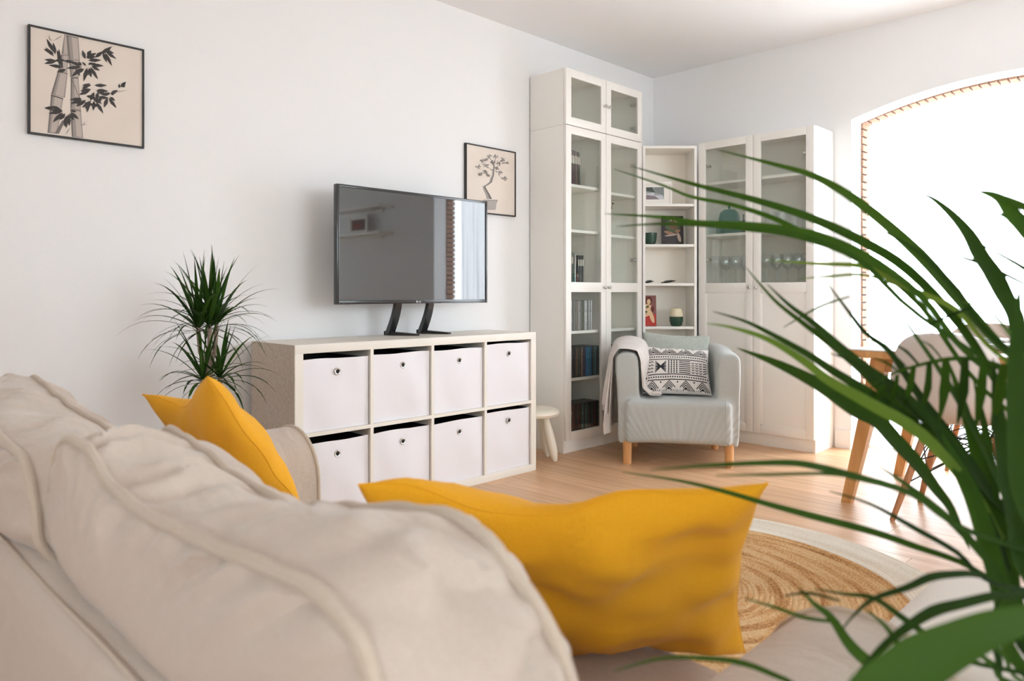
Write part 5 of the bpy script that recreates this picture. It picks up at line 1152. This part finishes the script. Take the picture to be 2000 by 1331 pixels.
# ================================================================== DRAGON PLANT
def leafblade(pts, ws, side0, fold=.25):
    """ribbon with a folded midrib"""
    P = []
    N = len(pts)
    for i, p in enumerate(pts):
        t_ = (pts[min(i+1, N-1)]-pts[max(i-1, 0)]).normalized(); s_ = t_.cross(side0)
        s_ = s_.normalized() if s_.length > 1e-5 else Vector((1, 0, 0)); n_ = s_.cross(t_)
        P.append([p-s_*ws[i], p-n_*ws[i]*fold, p+s_*ws[i]])
    return MB().grid(P)
random.seed(17)
dp = thing('dragon_plant', 'potted dragon tree plant with spiky narrow leaves left of the cube unit', 'plant', (1.195, 2.85, 0))
MB().lathe([(.10, 0), (.125, .01), (.15, .24), (.155, .26), (.145, .262), (.138, .235), (.0, .235)], n=32, cap=False).build('pot', TERRA, dp)
MB().lathe([(.139, .232), (.08, .238), (.0, .240)], n=24, cap=False).build('soil', SOIL, dp)
MB().tube([(0, 0, .23), (.004, .002, .45), (.0, 0, .60), (.006, 0, .70)], [.024, .021, .019, .017], 12).build('trunk', TRUNK, dp)
heads = [(-.035, .0, .835), (.0, -.02, .845), (.040, .012, .85)]
for (x, y, z) in heads:
    MB().tube([(.002, 0, .69), (x*.8, y*.8, .76), (x, y, z), (x, y, z+.04)], [.0095, .0085, .008, .006], 10).build('stem', TRUNK, dp)
MB().tube([(.0, 0, .50), (-.03, -.03, .58), (-.03, -.03, .66)], [.012, .011, .009], 10).build('stem', TRUNK, dp)
MB().tube([(.0, 0, .50), (.04, -.01, .57), (.045, -.01, .66)], [.012, .011, .009], 10).build('stem', TRUNK, dp)
def dleaf(base_, az, el, L_, w, droop, m_=DRAC):
    pts = []; p = Vector(base_); d = Vector((math.cos(az)*math.cos(el), math.sin(az)*math.cos(el), math.sin(el))); n = 9
    for i in range(n+1):
        pts.append(p.copy()); d = (d+Vector((0, 0, -droop*(i+1)/n*.16))).normalized(); p += d*L_/n
    ws = [w*min(1, .55+i*.25)*(1 if i < 4 else max(.03, 1-((i-4)/(n-4))**1.3)) for i in range(n+1)]
    sd = Vector((random.uniform(-.3, .3), random.uniform(-.3, .3), 1)) if el < 1.2 else Vector((.6, .8, .2))
    return leafblade(pts, ws, Vector((math.cos(az+PI), math.sin(az+PI), .8)), .3).build('leaf', m_, dp, angle=180)
for hi_, (x, y, z) in enumerate(heads):
    for k in range(30):
        az = k*2.4+hi_*.8; q = k/30
        el = 1.5-1.55*q+random.uniform(-.12, .12)
        L_ = random.uniform(.22, .31) if q < .5 else random.uniform(.24, .34)
        dleaf((x, y, z+.03*(1-q)), az, el, L_, random.uniform(.0062, .0088) if q < .65 else random.uniform(.0035, .0055), .4+1.7*q)
for (x, y, z) in ((-.03, -.03, .645), (.045, -.01, .645)):
    for k in range(24):
        az = k*2.4; q = k/24; el = 1.35-1.5*q+random.uniform(-.12, .12)
        dleaf((x, y, z+.02*(1-q)), az, el, random.uniform(.20, .27), random.uniform(.006, .009), .5+1.8*q)

# ================================================================== FOREGROUND PALM
pm_ = thing('potted_palm', 'leafy potted palm whose long blurred fronds cross the right foreground', 'plant', (1.20, -.14, 0))
MB().lathe([(.13, 0), (.15, .01), (.17, .30), (.175, .32), (.165, .322), (.155, .29), (0, .29)], n=36, cap=False).build('pot', TERRA, pm_)
MB().lathe([(.156, .286), (.08, .293), (0, .296)], n=24, cap=False).build('soil', SOIL, pm_)
random.seed(23)
for k in range(7):
    a = k*.9; MB().tube([(.03*math.cos(a), .03*math.sin(a), .28), (.02*math.cos(a), .02*math.sin(a), .42), (.008*math.cos(a), .008*math.sin(a), .55)], [.011, .009, .006], 8).build('stem', mat('palm_stem', (.16, .24, .06), .5), pm_)
N0 = Vector((-.62, -.62, .48)).normalized()
pale = {5, 6, 10, 21}
for li, pts in enumerate(PALM):
    V = [Vector(p[:3]) for p in pts]; Wd = [p[3] for p in pts]
    # smooth resample
    VV = []; WW = []; n = len(V)
    for i in range(n-1):
        a, b, c, d = V[max(i-1, 0)], V[i], V[i+1], V[min(i+2, n-1)]
        for j in range(4):
            t_ = j/4; VV.append(.5*((2*b)+(c-a)*t_+(2*a-5*b+4*c-d)*t_*t_+(3*b-a-3*c+d)*t_**3)); WW.append(Wd[i]*(1-t_)+Wd[i+1]*t_)
    VV.append(V[-1]); WW.append(Wd[-1])
    nn = (N0+Vector((random.uniform(-.25, .25), random.uniform(-.25, .25), random.uniform(-.2, .25)))).normalized()
    leafblade(VV, WW, nn, .3).build('leaf', PALMG if li in pale else PALML, pm_, world=True, angle=180)
# extra fronds outside the picture so that the plant is whole
for k in range(22):
    az = random.uniform(-2.4, .9); el = random.uniform(.7, 1.4); L_ = random.uniform(.5, .8); p = Vector((1.20, -.14, .54)); d = Vector((math.cos(az)*math.cos(el), math.sin(az)*math.cos(el), math.sin(el))); pts = []
    for i in range(12):
        pts.append(p.copy()); d = (d+Vector((0, 0, -.09*(i/4)))).normalized(); p += d*L_/11
    lat = [(-q.x*math.sin(YAW)+0) for q in pts]
    ws = [.004+.011*math.sin(PI*min(1, .08+i/11*.9))*1 for i in range(12)]; ws[-1] = .0006
    bad = False
    for q in pts:
        la = q.x*.7056-q.y*.7086; fw = q.x*.7086+q.y*.7056
        if q.y > .10 and q.x < 1.02 and q.z < .7: bad = True
        if fw < .15 or (la/fw < .72): bad = True
    if not bad: leafblade(pts, ws, Vector((-.5, -.3, .8)).normalized(), .3).build('leaf', PALML, pm_, world=True, angle=180)
